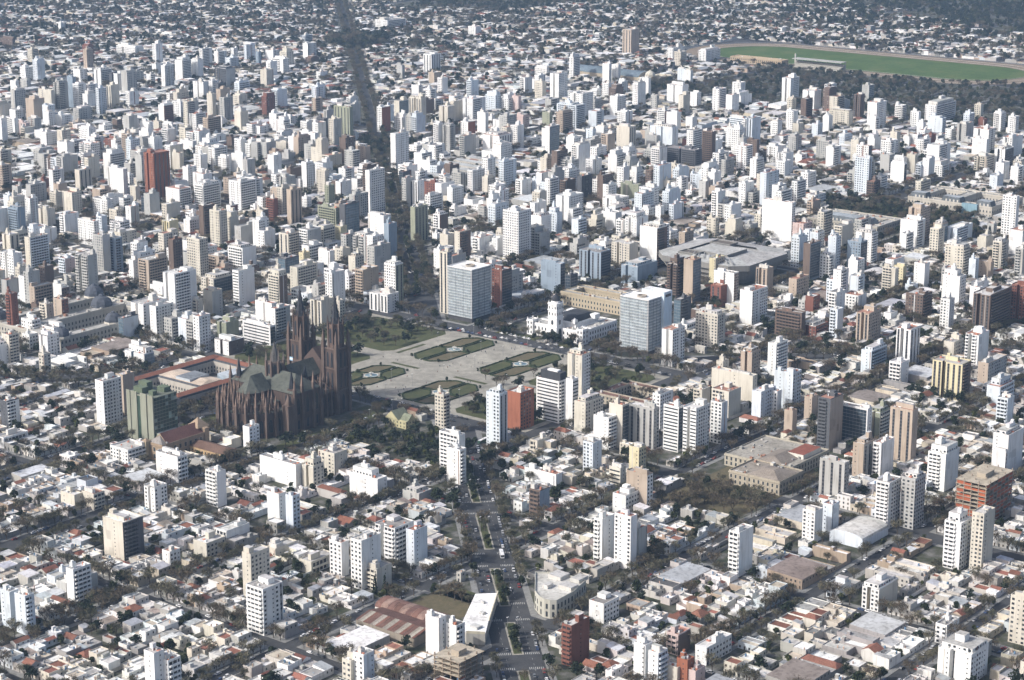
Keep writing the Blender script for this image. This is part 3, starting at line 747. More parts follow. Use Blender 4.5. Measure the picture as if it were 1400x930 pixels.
ZONES = [(-268, -118, -54, 54), (-104, 110, -190, 190), (122, 250, -56, 56), (118, 178, 56, 122), (118, 146, -135, -56), (405, 525, -58, 66), (700, 803, -40, 62), (903, 1003, -95, 22), (-253, -125, 76, 160),
         (-342, -280, -12, 18), (-335, -268, 26, 78), (-182, -32, 298, 428), (248, 290, -40, 60), (-110, -8, -424, -340), (-394, -338, -436, -382), (-454, -388, -430, -376), (0, 52, -222, -168), (1560, 1662, 870, 1075), (-168, -122, -524, -488),
         (-480, -436, -393, -333), (-436, -384, -384, -338), (-215, -138, -172, -68)]                        # x0, x1, y0, y1 kept for what is built by hand
TOW = [l.split() for l in TOWERS.strip().split('\n')]
TOW = [(float(b), float(a), float(d), float(c), float(e), f, g) for a, b, c, d, e, f, g in TOW]               # x, y, size x, size y, height, colours, facades
ZT = np.array([(-262, -143, -50, 50), (137, 204, -56, 34), (124, 170, 66, 112), (140, 186, -130, -86), (405, 525, -58, 66), (722, 793, -40, 60), (903, 1003, -95, 22), (-253, -125, 76, 160), (-342, -280, -12, 18), (-312, -272, 28, 72), (-182, -42, 302, 418), (246, 290, -40, 60), (-108, -10, -422, -345), (-158, -138, -100, -74), (1560, 1662, 870, 1075), (-168, -120, -522, -490), (-480, -436, -393, -333), (-394, -338, -436, -382), (-454, -388, -430, -376), (-94, -22, 8, 50), (8, 98, 6, 48), (8, 98, -72, -28), (-96, -22, -75, -26), (-74, -28, -570, -540), (-310, -290, -48, -4)]+[(x-1.5, x+dx+1.5, y-1.5, y+dy+1.5) for x, y, dx, dy, *_ in TOW], float)     # built footprints: trees keep clear of these
Z = np.array(ZONES+[(x-1.5, x+dx+1.5, y-1.5, y+dy+1.5) for x, y, dx, dy, *_ in TOW], float)
def clipped(poly, a, b, c):
    """part of a convex polygon where a*x + b*y <= c"""
    out = []
    for i in range(len(poly)):
        p, q = poly[i], poly[(i+1) % len(poly)]; dp, dq = a*p[0]+b*p[1]-c, a*q[0]+b*q[1]-c
        if dp <= 0: out.append(p)
        if dp*dq < 0: t = dp/(dp-dq); out.append((p[0]+t*(q[0]-p[0]), p[1]+t*(q[1]-p[1])))
    return out
def inset(poly, d):
    n = len(poly); out = []
    for i in range(n):
        p0, p1, p2 = [np.array(poly[(i+k-1) % n]) for k in range(3)]
        e1 = (p1-p0)/np.linalg.norm(p1-p0); e2 = (p2-p1)/np.linalg.norm(p2-p1)
        n1 = np.array([-e1[1], e1[0]]); n2 = np.array([-e2[1], e2[0]])
        out.append(tuple(p1+(n1+n2)*d/(1+n1@n2+1e-6)))
    return out
def area(p): return 0.5*sum(p[i][0]*p[(i+1) % len(p)][1]-p[(i+1) % len(p)][0]*p[i][1] for i in range(len(p)))
# ------------------------------------------------------------------ ground, roads, pavements
g = MB(); R_ = 30000
g.quads([[(-R_, -R_, -0.05), (R_, -R_, -0.05), (R_, R_, -0.05), (-R_, R_, -0.05)]], (1, 1, 1), 'earth'); g.build('ground', kind='structure')
r_ = MB(); r_.quads([[(-1100, -1500, 0), (3900, -1500, 0), (3900, 3500, 0), (-1100, 3500, 0)]], (1, 1, 1), 'asphalt'); r_.build('road', kind='structure')
pav = MB(); yard = MB(); blocks = []
for i in range(len(VS)-1):
    for j in range(len(US)-1):
        x0, x1 = VS[i][0]+VS[i][1]-4.2, VS[i+1][0]-VS[i+1][1]+4.2; y0, y1 = US[j][0]+US[j][1]-4.2, US[j+1][0]-US[j+1][1]+4.2
        cx, cy = (x0+x1)/2, (y0+y1)/2; a, b, d = px(cx, cy)
        if d < 300 or a < -260 or a > 1660 or b < -45 or b > 1130: continue
        if in_turf(np.array(cx), np.array(cy), 175): continue
        if VS[i][0] == -112 and abs(cy) < 200: continue                      # the square itself
        base = [(x0, y0), (x1, y0), (x1, y1), (x0, y1)]; parts = [base]
        if abs(cx-cy) < 240: parts = [clipped(base, 1, -1, -1.414*(av((cx+cy)*.707)-4.5)), clipped(base, -1, 1, -1.414*(av((cx+cy)*.707)-4.5))]
        if abs(cx+cy) < 240:
            parts = [q for p in parts for q in (clipped(p, 1, 1, -1.414*(DIAG2-4)), clipped(p, -1, -1, -1.414*(DIAG2-4)))]
        for p in parts:
            if len(p) < 3 or area(p) < 250: continue
            pav.prism(p, -0.02, 0.13, (1, 1, 1), 'paving')
            q = inset(p, 4.2)
            if area(q) > 60: yard.add([(*t, 0.138) for t in q], [list(range(len(q)))], (1, 1, 1), 'yard')
        blocks.append((x0+4.2, x1-4.2, y0+4.2, y1-4.2))
pav.build('pavement', kind='structure'); yard.build('yard_ground', kind='structure')
# ------------------------------------------------------------------ the square: paving, carriageways round it, lawns, hedges, fountains
sq = MB(); sq.prism([(-101, -178), (104, -178), (104, 178), (-101, 178)], -0.02, 0.12, (1, 1, 1), 'plaza'); sq.build('square_paving', kind='structure')
fo = MB(); fo.prism([(-142, -60), (-124, -60), (-124, 60), (-142, 60)], -0.02, 0.125, (1, 1, 1), 'plaza'); fo.prism([(124, -30), (138, -30), (138, -12), (124, -12)], -0.02, 0.125, (1, 1, 1), 'plaza'); fo.build('forecourt_paving', kind='structure')
def strip(mb, pts, w_, z, mat): 
    for (a, b) in zip(pts[:-1], pts[1:]):
        a, b = np.array(a, float), np.array(b, float); t = (b-a)/np.linalg.norm(b-a); n_ = np.array([-t[1], t[0]])*w_/2
        mb.quads([[(*(a-n_), z), (*(b-n_), z), (*(b+n_), z), (*(a+n_), z)]], (1, 1, 1), mat)
lawns = MB(); dry = MB(); HEDGE = []
def lawn(poly, isdry=False, hedge=True):
    poly = poly if area(poly) > 0 else poly[::-1]
    (dry if isdry else lawns).prism(poly, 0.1, 0.2, (1, 1, 1), 'dry' if isdry else 'lawn')
    if hedge: HEDGE.append(poly)
def oct_quarters(x0, x1, y0, y1):
    """a parterre with cut corners round a fountain: four lawns, alternately green and worn"""
    xm, ym, c, gp = (x0+x1)/2, (y0+y1)/2, 11, 0.9
    lawn([(x0+c, y0), (xm-gp, y0), (xm-gp, ym-9), (xm-11, ym-gp), (x0, ym-gp), (x0, y0+c)], True)
    lawn([(xm+gp, y0), (x1-c, y0), (x1, y0+c), (x1, ym-gp), (xm+11, ym-gp), (xm+gp, ym-9)])
    lawn([(xm+gp, ym+9), (xm+11, ym+gp), (x1, ym+gp), (x1, y1-c), (x1-c, y1), (xm+gp, y1)], True)
    lawn([(x0, ym+gp), (xm-11, ym+gp), (xm-gp, ym+9), (xm-gp, y1), (x0+c, y1), (x0, y1-c)])
PARTERRES = [(-92, -24, 10, 50), (8, 98, 8, 48), (8, 98, -70, -30), (-94, -24, -74, -28)]
for q in PARTERRES: oct_quarters(*q)
for q in [(-17, -13, 12, 44), (-17, -13, -66, -30), (12, 50, 60, 64)]: lawn([(q[0], q[2]), (q[1], q[2]), (q[1], q[3]), (q[0], q[3])], hedge=False)
for q in [(-95, -10, 68, 172), (8, 98, 70, 172), (-95, -10, -172, -92), (8, 98, -172, -88)]:
    lawn([(q[0]+8, q[2]), (q[1]-8, q[2]), (q[1], q[2]+8), (q[1], q[3]-8), (q[1]-8, q[3]), (q[0]+8, q[3]), (q[0], q[3]-8), (q[0], q[2]+8)], hedge=False)
for q in [(-262, -146, 40, 54), (-262, -140, -56, -46), (-268, -256, -40, 40), (-330, -285, -16, -13), (124, 136, -10, 38), (124, 137, -56, -34), (-140, -126, -54, -28)]:
    lawn([(q[0], q[2]), (q[1], q[2]), (q[1], q[3]), (q[0], q[3])], hedge=False)
lawn([(-436, -384), (-392, -384), (-392, -342), (-436, -342)], True, hedge=False); lawn([(-404, -384), (-388, -384), (-388, -350), (-404, -350)], hedge=False)
lawn([(-175, -420), (-25, -420), (-25, -352), (-175, -352)], True, hedge=False)
lawn([(770, -120), (900, -60), (900, 90), (800, 60)], hedge=False)
lawns.build('lawn', kind='structure'); dry.build('dry_lawn', kind='structure')
tf = MB(); tf.add([(*p, 0.3) for p in stadium(TURF_R)], [list(range(len(stadium(TURF_R))))], (1, 1, 1), 'turf'); tf.build('racecourse_turf', kind='structure')
tr = MB(); A, B = stadium(TURF_R+1), stadium(TURF_R+48)
tr.quads([[(*A[i], 0.25), (*B[i], 0.25), (*B[(i+1) % len(A)], 0.25), (*A[(i+1) % len(A)], 0.25)] for i in range(len(A))], (1, 1, 1), 'sand')
tr.build('racetrack', kind='structure')
for rr, nm, lb in [(TURF_R+2.5, 'track_rail', 'white rail along the inner edge of the sandy racetrack'), (TURF_R+24, 'track_rail', 'pale rail between the two sandy lanes of the racetrack'), (TURF_R+47, 'track_rail', 'white rail along the outer edge of the sandy racetrack')]:
    m = MB(); A = stadium(rr)
    for i in range(len(A)):
        a, b = A[i], A[(i+1) % len(A)]; m.tube((*a, 1.6), (*b, 1.6), 0.13, 0.13, (0.6, 0.6, 0.58), 'paint', 4)
        if i % 2 == 0: m.tube((*a, 0.2), (*a, 1.6), 0.1, 0.1, (0.6, 0.6, 0.58), 'paint', 4)
    m.build(nm, label=lb, category='rail')
def hedge(poly, k):
    m = MB(); q = inset(poly, 1.5)
    for i in range(len(poly)):
        a, b, c, d = poly[i], poly[(i+1) % len(poly)], q[(i+1) % len(poly)], q[i]
        n = max(1, int(math.dist(a, b)/3)); 
        for s in range(n):
            f = lambda A_, B_, t: (A_[0]+(B_[0]-A_[0])*t, A_[1]+(B_[1]-A_[1])*t)
            m.prism([f(a, b, s/n), f(a, b, (s+1)/n), f(d, c, (s+1)/n), f(d, c, s/n)], 0.15, 0.8+rnd.uniform(0, 0.35), jit((0.035, 0.05, 0.022), 0.25), 'leaf', scale=0.85)
    o = m.build('clipped_hedge', category='hedge', group='clipped hedges round the lawns of the square'); c = np.mean(poly, 0)
    pending.append((o, 'low clipped hedge edging a %s lawn in the square' % ('worn' if k % 2 == 0 else 'green'), c[0], c[1]))
for k, p in enumerate(HEDGE): hedge(p, k)
for (x0, x1, y0, y1), lab in zip(PARTERRES, ['pale fountain basin among lawns nearest the cathedral on its left', 'pale fountain basin among lawns at the far left of the square', 'fountain basin with bluish water among lawns facing the city hall side', 'fountain basin half hidden by trees at the near right of the square']):
    cx, cy = (x0+x1)/2, (y0+y1)/2
    t = empty('fountain', (cx, cy, 0.12), lab, 'fountain', 'fountains of the square')
    m = MB(); m.lathe(0, 0, [(6.5, 0), (6.5, 0.5), (5.9, 0.5), (5.9, 0.3)], (0.6, 0.58, 0.52), 'roof', 20); m.build('basin', t)
    m = MB(); m.lathe(0, 0, [(5.8, 0.1), (5.8, 0.36)], (0.20, 0.27, 0.28), 'glass', 20); m.build('water', t)
    m = MB(); m.lathe(0, 0, [(1.6, 0.3), (0.6, 0.9), (0.5, 2.2), (2.2, 2.6), (0.3, 2.7), (0.2, 3.8)], (0.6, 0.58, 0.52), 'roof', 10); m.build('pedestal', t)
# ------------------------------------------------------------------ avenue: median, crossings, lane marks
D2 = 2**-0.5
def dg(t, s): return (t*D2-s*D2, t*D2+s*D2)          # t along the avenue, s to its left
def quad_d(t0, t1, s0, s1, z): return [(*dg(t0, s0), z), (*dg(t1, s0), z), (*dg(t1, s1), z), (*dg(t0, s1), z)]
RT2 = 2**0.5
med = MB(); medg = MB(); MED = []
segs = [(-800, -655), (-632, -582), (-556, -490), (-455, -385), (-360, -250), (300, 350), (395, 540), (590, 720), (770, 880), (930, 1040)]
for t0, t1 in segs:
    ww = 3.6 if t0 < 0 else 1.6
    med.prism([dg(t0, -ww), dg(t1, -ww), dg(t1, ww), dg(t0, ww)], -0.02, 0.16, (1, 1, 1), 'plaza')
    medg.prism([dg(t0+1.5, -ww+1.1), dg(t1-1.5, -ww+1.1), dg(t1-1.5, ww-1.1), dg(t0+1.5, ww-1.1)], 0.1, 0.22, (1, 1, 1), 'lawn'); MED.append((t0, t1))
med.build('median_kerb', kind='structure'); medg.build('median_lawn', kind='structure')
mk = MB()
for t in [-382, -358, -485, -462, -578, -552, -652, -630]:
    for s in np.arange(-13, 13.2, 1.15):
        if abs(s) > 3.8 or t in (-382, -552): mk.quads([quad_d(t-1.6, t+1.6, s, s+0.5, 0.006)], (1, 1, 1), 'line')
for t in np.arange(-800, -230, 8):
    for s in (-7.8, 7.8): mk.quads([quad_d(t, t+3, s-0.1, s+0.1, 0.005)], (1, 1, 1), 'line')
for y in np.arange(-170, 170, 8): mk.quads([[(-112.1, y, 0.005), (-111.9, y, 0.005), (-111.9, y+3, 0.005), (-112.1, y+3, 0.005)], [(116.9, y, 0.005), (117.1, y, 0.005), (117.1, y+3, 0.005), (116.9, y+3, 0.005)]], (1, 1, 1), 'line')
for vx, vh in VS[3:7]:
    for uy, uh in US[6:16]:
        if abs(vx-uy) < 60 or px(vx, uy)[1] < 560: continue
        for s in np.arange(-4, 4.1, 1.1):
            mk.quads([[(vx-uh-0.5, uy+s, 0.005), (vx-uh+2.3, uy+s, 0.005), (vx-uh+2.3, uy+s+0.5, 0.005), (vx-uh-0.5, uy+s+0.5, 0.005)]], (1, 1, 1), 'line')
mk.build('road_markings', kind='structure')
# ------------------------------------------------------------------ facade kit
def facade(win, bal, o, ux, W, h, n, st, wallc, z0=0.0, fl=2.75):
    """windows / balconies of one upright face: o = lower left corner, ux = unit vector along it, n = outward normal"""
    o = np.array([o[0], o[1], z0]); ux = np.array([*ux, 0.0]); n = np.array([*n, 0.0]); up = np.array([0, 0, 1.0])
    nf = max(1, int((h-0.6)/fl)); fl = (h-0.5)/nf; e = n*0.07
    def q(s0, s1, a, b, off=e): return [o+ux*s0+up*a+off, o+ux*s1+up*a+off, o+ux*s1+up*b+off, o+ux*s0+up*b+off]
    gl, gc = [], []
    def dark(): 
        t = rnd.random()
        return (0.028, 0.032, 0.038) if t < 0.62 else ((0.07, 0.075, 0.08) if t < 0.85 else (0.30, 0.29, 0.27))
    def slab(s0, s1, a, dep, rail, col):
        p = o+ux*s0+n*0.0; r = o+ux*s1+n*dep; lo = np.minimum(p, r); hi = np.maximum(p, r)
        bal.boxes([[lo[0], lo[1], z0+a-0.15]], [[hi[0], hi[1], z0+a+rail]], col, 'wall')
    if st == 'b':
        if rnd.random() < 0.6 and W > 6:
            s = W*rnd.choice([0.22, 0.5, 0.55, 0.75])
            for k in range(1, nf): gl.append(q(s, s+0.8, k*fl+1.0, k*fl+1.9)); gc.append(dark())
    elif st == 'w':
        nb = max(1, int(round(W/3.3))); bw = W/nb; ww = min(1.7, bw*0.52)
        skip = rnd.randrange(nb) if nb > 3 and rnd.random() < 0.5 else -1
        for b in range(nb):
            if b == skip: continue
            sm = 0.6 if rnd.random() < 0.2 else 1.0
            for k in range(nf):
                c = bw*(b+0.5); gl.append(q(c-ww*sm/2, c+ww*sm/2, k*fl+0.85, k*fl+0.85+1.45*sm)); gc.append(dark())
    elif st == 'h':
        a0, a1 = (0.06*W, 0.94*W) if rnd.random() < 0.6 else (0.06*W, 0.7*W)
        for k in range(nf):
            gl.append(q(a0+0.2, a1-0.2, k*fl+0.9, k*fl+fl-0.25)); gc.append((0.035, 0.036, 0.04))
            if k: slab(a0, a1, k*fl, 1.25, 0.95, wallc)
            for t in np.arange(a0+2.6, a1-1, 3.4): gl.append(q(t, t+0.7, k*fl+0.2, k*fl+fl-0.3, n*0.1)); gc.append(tuple(np.array(wallc)*0.95))
    elif st == 'v':
        nb = max(1, int(round(W/6))); bw = W/nb
        for b in range(nb):
            c = bw*(b+0.5); gl.append(q(c-1.0, c+1.0, 0.6, h-1.2)); gc.append((0.10, 0.10, 0.105))
            for k in range(nf): gl.append(q(c-0.8, c+0.8, k*fl+0.9, k*fl+2.2, n*0.11)); gc.append((0.03, 0.034, 0.04))
    elif st == 's':
        for k in range(nf): gl.append(q(0.05*W, 0.95*W, k*fl+1.0, k*fl+2.1)); gc.append((0.035, 0.038, 0.045))
    elif st == 'g':
        t = rnd.random(); c0 = (0.03, 0.045, 0.06) if t < 0.6 else (0.10, 0.15, 0.19)
        gl.append(q(0.04*W, 0.96*W, 2.2, h-0.8)); gc.append(c0)
        for k in range(1, nf): gl.append(q(0.04*W, 0.96*W, k*fl-0.12, k*fl+0.18, n*0.11)); gc.append((0.28, 0.29, 0.30))
        for t in np.arange(0.04*W, 0.96*W, 3.0): gl.append(q(t, t+0.14, 2.2, h-0.8, n*0.11)); gc.append((0.25, 0.26, 0.27))
    if W > 7 and rnd.random() < .22:                                          # a painted or tiled upright band
        s = W*rnd.choice([.04, .3, .48, .86]); win.quads([q(s, s+W*rnd.uniform(.05, .1), 0.3, h-.2, n*0.045)], jit(rnd.choice([(0.34, 0.33, 0.31), (0.46, 0.42, 0.36), (0.22, 0.12, 0.09), (0.16, 0.165, 0.17), (0.5, 0.5, 0.49)]), .1), 'wall')
    if st == 'b' and rnd.random() < .5:                                       # patched render on party walls
        for _ in range(3): s, a, ww, hh = rnd.uniform(0, W*.7), rnd.uniform(.5, h*.75), rnd.uniform(.15, .3)*W, rnd.uniform(.1, .25)*h; win.quads([q(s, s+ww, a, min(h-.2, a+hh), n*(.03+.004*_))], jit(tuple(np.array(wallc)*rnd.uniform(.78, .95)), .03), 'wall')
    if gl: win.quads(gl, gc, 'glass')
def split_cols(c): return (PAL[c[0]], PAL[c[-1]])
def tower_mesh(dx, dy, h, cols, st, body, win, bal, roofp, ox=0.0, oy=0.0, detail=True, fit=None):
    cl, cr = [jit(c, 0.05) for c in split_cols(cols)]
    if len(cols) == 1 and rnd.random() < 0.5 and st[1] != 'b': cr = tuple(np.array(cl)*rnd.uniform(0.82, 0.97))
    roofc = jit(rnd.choice([(0.55, 0.54, 0.52), (0.42, 0.41, 0.39), (0.66, 0.65, 0.62), (0.28, 0.27, 0.26), (0.36, 0.20, 0.15)]), 0.1)
    # light wells break the plain outline of larger slabs
    v = [(ox, oy), (ox+dx, oy), (ox+dx, oy+dy), (ox, oy+dy)]
    cut = detail and dx > 11 and dy > 11 and rnd.random() < 0.55
    faces = []
    if cut:
        a = oy+dy*rnd.uniform(0.38, 0.6); wd = min(3.2, dy*0.22); dp = min(3.5, dx*0.3)
        P = [(ox, oy), (ox+dx, oy), (ox+dx, oy+dy), (ox, oy+dy), (ox, a+wd), (ox+dp, a+wd), (ox+dp, a), (ox, a)]
        faces = [((ox, a), (0, -1), a-oy, (-1, 0), st[0], cl), ((ox, oy+dy), (0, -1), oy+dy-a-wd, (-1, 0), st[0], cl)]
        faces += [((ox+dp, a+wd), (0, -1), wd, (-1, 0), 'v' if rnd.random() < 0.6 else 'w', cl)]
        top = [P[0], P[1], P[2], P[3], P[4], P[5], P[6], P[7]]
    else:
        P = v; faces = [((ox, oy+dy), (0, -1), dy, (-1, 0), st[0], cl)]
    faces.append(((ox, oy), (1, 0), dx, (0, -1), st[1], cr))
    n = len(P); pv = np.array(P)
    V = np.vstack([np.c_[pv, np.zeros(n)], np.c_[pv, np.full(n, h)]])
    fs = [[i, (i+1) % n, n+(i+1) % n, n+i] for i in range(n)]; cc = []
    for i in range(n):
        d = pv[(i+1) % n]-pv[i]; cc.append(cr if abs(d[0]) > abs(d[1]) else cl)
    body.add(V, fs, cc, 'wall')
    if cut: body.add([(*p, h) for p in P], [[0, 1, 6, 7], [6, 1, 2, 5], [5, 2, 3, 4]], roofc, 'roof')
    else: body.add([(*p, h) for p in P], [[0, 1, 2, 3]], roofc, 'roof')
    pt, ph = 0.25, rnd.uniform(0.6, 1.1)
    body.boxes([[ox, oy, h], [ox, oy+dy-pt, h], [ox, oy+pt, h], [ox+dx-pt, oy+pt, h]] if not cut else [[ox, oy, h], [ox, oy+dy-pt, h], [ox+dx-pt, oy+pt, h]],
               [[ox+dx, oy+pt, h+ph], [ox+dx, oy+dy, h+ph], [ox+pt, oy+dy-pt, h+ph], [ox+dx, oy+dy-pt, h+ph]] if not cut else [[ox+dx, oy+pt, h+ph], [ox+dx, oy+dy, h+ph], [ox+dx, oy+dy-pt, h+ph]], cl, 'wall')
    for o, ux, W, nn, s, c in faces: facade(win, bal, o, ux, W, h, nn, s, c)
    # set-back top floor, lift house, tank and clutter on the roof
    lc = cl if rnd.random() < 0.75 else (0.62, 0.60, 0.56); zt = h; bx = (ox+.3, ox+dx-.3, oy+.3, oy+dy-.3); t_ = rnd.random()
    if t_ < .3 and dx > 9 and dy > 9:
        a, b, c, d = rnd.uniform(1, dx*.28), rnd.uniform(.3, dx*.15), rnd.uniform(1, dy*.28), rnd.uniform(.3, dy*.15); bx = (ox+a, ox+dx-b, oy+c, oy+dy-d); zt = h+rnd.choice([2.8, 2.8, 5.5])
        roofp.box(*bx, h, zt, lc, 'wall', jit((0.5, 0.49, 0.47), .2), 'roof')
        if detail: facade(win, win, (bx[0], bx[3]), (0, -1), bx[3]-bx[2], zt-h+.4, (-1, 0), 'w', lc, h); facade(win, win, (bx[0], bx[2]), (1, 0), bx[1]-bx[0], zt-h+.4, (0, -1), 'w', lc, h)
    ex, ey = bx[1]-bx[0], bx[3]-bx[2]; wide = t_ > .75
    rw, rd, rh = max(2.6, ex*rnd.uniform(.22, .42)), max(2.6, ey*(rnd.uniform(.6, .9) if wide else rnd.uniform(.25, .45))), rnd.uniform(2.4, 4.6)
    rx, ry = bx[0]+rnd.random()*max(0, ex-rw), bx[2]+rnd.random()*max(0, ey-rd)
    roofp.box(rx, rx+rw, ry, ry+rd, zt, zt+rh, lc, 'wall', jit((0.5, 0.49, 0.47), 0.2), 'roof')
    if rnd.random() < .55:
        tw = min(rw, rd)*rnd.uniform(.45, .8); sx, sy = rnd.uniform(.1, max(.15, rw-tw-.1)), rnd.uniform(.1, max(.15, rd-tw-.1))
        roofp.box(rx+sx, rx+sx+tw, ry+sy, ry+sy+tw, zt+rh, zt+rh+rnd.uniform(1.0, 2.4), lc, 'wall')
    if detail:
        for _ in range(4):
            s = rnd.uniform(0.6, 1.8); a, b = ox+rnd.uniform(0.5, max(0.6, dx-2.5)), oy+rnd.uniform(0.5, max(0.6, dy-2.5))
            fit.box(a, a+s, b, b+s*rnd.uniform(0.6, 1.6), h, h+rnd.uniform(0.5, 1.8), jit(rnd.choice([(0.7, 0.7, 0.68), (0.35, 0.35, 0.34), (0.45, 0.2, 0.14)]), 0.1))
# ------------------------------------------------------------------ the cathedral
BR = (0.098, 0.071, 0.061); BR2 = (0.145, 0.108, 0.09); SL = (0.095, 0.103, 0.088); DK = (0.035, 0.038, 0.045)
def lancet(mb, o, ux, w_, z0, z1, n, col=DK):
    """pointed window, a little proud of its wall, with pale jambs"""
    o = np.array([*o, 0.0]); ux = np.array([*ux, 0.0]); n = np.array([*n, 0.0])
    for k, (e, off, c) in enumerate([(0.35, 0.06, BR2), (0.0, 0.14, col)]):
        zs = z1-w_*0.9
        P_ = [(-w_/2-e, z0-e), (w_/2+e, z0-e), (w_/2+e, zs), (w_*0.28+e, zs+w_*0.55), (0, z1+e), (-w_*0.28-e, zs+w_*0.55), (-w_/2-e, zs)]
        mb.add([o+ux*a+np.array([0, 0, b])+n*off for a, b in P_], [list(range(7))], c, 'brick' if k == 0 else 'glass')
def pier(root, x, y, w_, d, z, pin, col=BR2):
    m = MB(); m.box(x-w_/2, x+w_/2, y-d/2, y+d/2, 0, z*0.55, col, 'brick'); m.box(x-w_*0.4, x+w_*0.4, y-d*0.4, y+d*0.4, z*0.55, z, col, 'brick')
    o = m.build('buttress', root)
    m = MB(); m.cone(ngon(x, y, w_*0.5, 4, pi/4), z, (x, y, z+pin), (0.21, 0.15, 0.12), 'brick'); m.box(x-w_*0.48, x+w_*0.48, y-d*0.45, y+d*0.45, z-0.5, z+0.15, (0.22, 0.16, 0.13), 'brick'); m.build('pinnacle', o)
def cathedral():
    cx, cy = -205.0, 0.0
    t = empty('cathedral', (cx, cy, 0), 'large brown brick gothic cathedral with two dark spires and green-grey roofs beside the square', 'cathedral')
    def part(n, m, **k): return m.build(n, t, **k)
    m = MB(); m.box(14, 48, -9, 9, 0, 33, BR, 'brick'); part('nave', m)
    m = MB(); m.gable(12, 50, -9.6, 9.6, 33, 45, SL, BR, 0, 'roof'); part('roof', m)
    for s in (-1, 1):
        a, b = sorted((s*9, s*24)); m = MB(); m.box(14, 46, a, b, 0, 20, BR, 'brick', SL, 'roof'); part('aisle', m)
        m = MB(); o_, i_ = s*24.5, s*9; m.add([(14, o_, 20.1), (46, o_, 20.1), (46, i_, 25), (14, i_, 25)], [[0, 1, 2, 3] if s < 0 else [3, 2, 1, 0]], SL, 'roof'); part('aisle_roof', m)
    m = MB(); m.box(-15, 14, -36, 36, 0, 33, BR, 'brick'); part('transept', m)
    m = MB()
    m.gable(-16, 15, -37, 37, 33, 45, SL, BR, 1, 'roof', hip=13); part('roof', m)
    ch = [(-15, -10.5), (-15, 10.5), (-29, 10.5), (-38, 5), (-38, -5), (-29, -10.5)][::-1]
    m = MB(); m.prism(ch, 0, 33, BR, 'brick'); part('choir', m)
    q = [(-15, -11.2), (-15, 11.2), (-29.5, 11.2), (-39, 5.4), (-39, -5.4), (-29.5, -11.2)]
    m = MB(); V = [(*p, 33) for p in q]+[(-15, 0, 45), (-28, 0, 45)]
    m.add(V, [[0, 7, 6][::-1] if 0 else [6, 7, 5, 0], [1, 2, 7, 6], [2, 3, 7], [3, 4, 7], [4, 5, 7]], SL, 'roof'); part('roof', m)
    # ambulatory: half ring of chapels, lower than the choir
    A = [(-22+30*cos(a), 30*sin(a)) for a in np.linspace(pi/2, 3*pi/2, 13)]
    m = MB(); m.prism([(-14, -30)]+[(-14, 30)]+A, 0, 20, BR, 'brick', SL, 'roof'); part('ambulatory', m)
    B = [(-22+20*cos(a), 20*sin(a)) for a in np.linspace(pi/2, 3*pi/2, 13)]
    m = MB(); m.prism([(-15, -20), (-15, 20)]+B, 19, 25, BR, 'brick', SL, 'roof'); part('ambulatory', m)
    w1 = MB()
    for i in range(12):
        (x0, y0), (x1, y1) = A[i], A[i+1]; mx, my = (x0+x1)/2, (y0+y1)/2; L = math.dist(A[i], A[i+1]); ux = ((x1-x0)/L, (y1-y0)/L); n = (-ux[1]*-1, -ux[0]); n = (ux[1], -ux[0])
        n = n if n[0]*(mx+22)+n[1]*my > 0 else (-n[0], -n[1])
        lancet(w1, (mx, my), ux, 3.0, 4, 15, n)
        pier(t, x0*1.04+0.9, y0*1.04, 2.6, 2.6, 27, 8); pier(t, (x0+x1)*.485-.6, (y0+y1)*.485, 1.7, 1.7, 23, 6); pier(t, x0*.84-3.5, y0*.84, 2.0, 2.0, 31, 7)
        (x0, y0), (x1, y1) = B[i], B[i+1]; L2 = math.dist(B[i], B[i+1]); pier(t, x0, y0, 1.8, 1.8, 31, 7)
        m = MB(); a, b = np.array([A[i][0]*1.02, A[i][1]*1.02, 21.5]), np.array([B[i][0]*0.7-6, B[i][1]*0.5, 27.5]); m.tube(a, b, 0.4, 0.4, BR, 'brick', 4); part('flying_buttress', m)
    for i in range(3): lancet(w1, ((q[2+i][0]+q[3+i][0])/2, (q[2+i][1]+q[3+i][1])/2), (0, 1), 2.2, 26, 32, (-1, 0))
    # nave flank: piers, chapels, tall windows
    for s in (-1, 1):
        for k, x in enumerate(np.linspace(17, 44, 6)):
            pier(t, x, s*25, 2, 2.6, 24, 7); pier(t, x, s*16, 1.6, 1.6, 30, 5)
            if k < 5:
                lancet(w1, (x+2.7, s*24), (1, 0), 2.6, 5, 17, (0, s)); lancet(w1, (x+2.7, s*9), (1, 0), 2.0, 25.5, 32, (0, s))
            m = MB(); m.tube((x, s*24, 23), (x, s*9.5, 31), 0.6, 0.6, BR2, 'brick', 4); part('flying_buttress', m)
        # transept front
        for x in (-15, 15, -6.5, 6.5): pier(t, x, s*36.6, 2.6, 2.6, 37 if abs(x) > 10 else 39, 10)
        for x in (-10.5, 0, 10.5): lancet(w1, (x, s*36), (1, 0), 3.4, 15, 29, (0, s)); lancet(w1, (x, s*36), (1, 0), 2.6, 3, 11, (0, s))
        for y in (27, 32): 
            lancet(w1, (-15, s*y), (0, 1), 2.2, 21, 31, (-1, 0))
        m = MB(); m.box(-14, -9, s*30-2.5, s*30+2.5, 33, 36, BR, 'brick'); m.cone(ngon(-11.5, s*30, 2.6, 6), 36, (-11.5, s*30, 52), DK, 'roof'); part('turret', m)
        m = MB(); m.prism(ngon(19.5, s*14.5, 2.4, 6), 20, 36, BR, 'brick'); m.cone(ngon(19.5, s*14.5, 2.5, 6), 36, (19.5, s*14.5, 47), DK, 'roof'); part('turret', m)
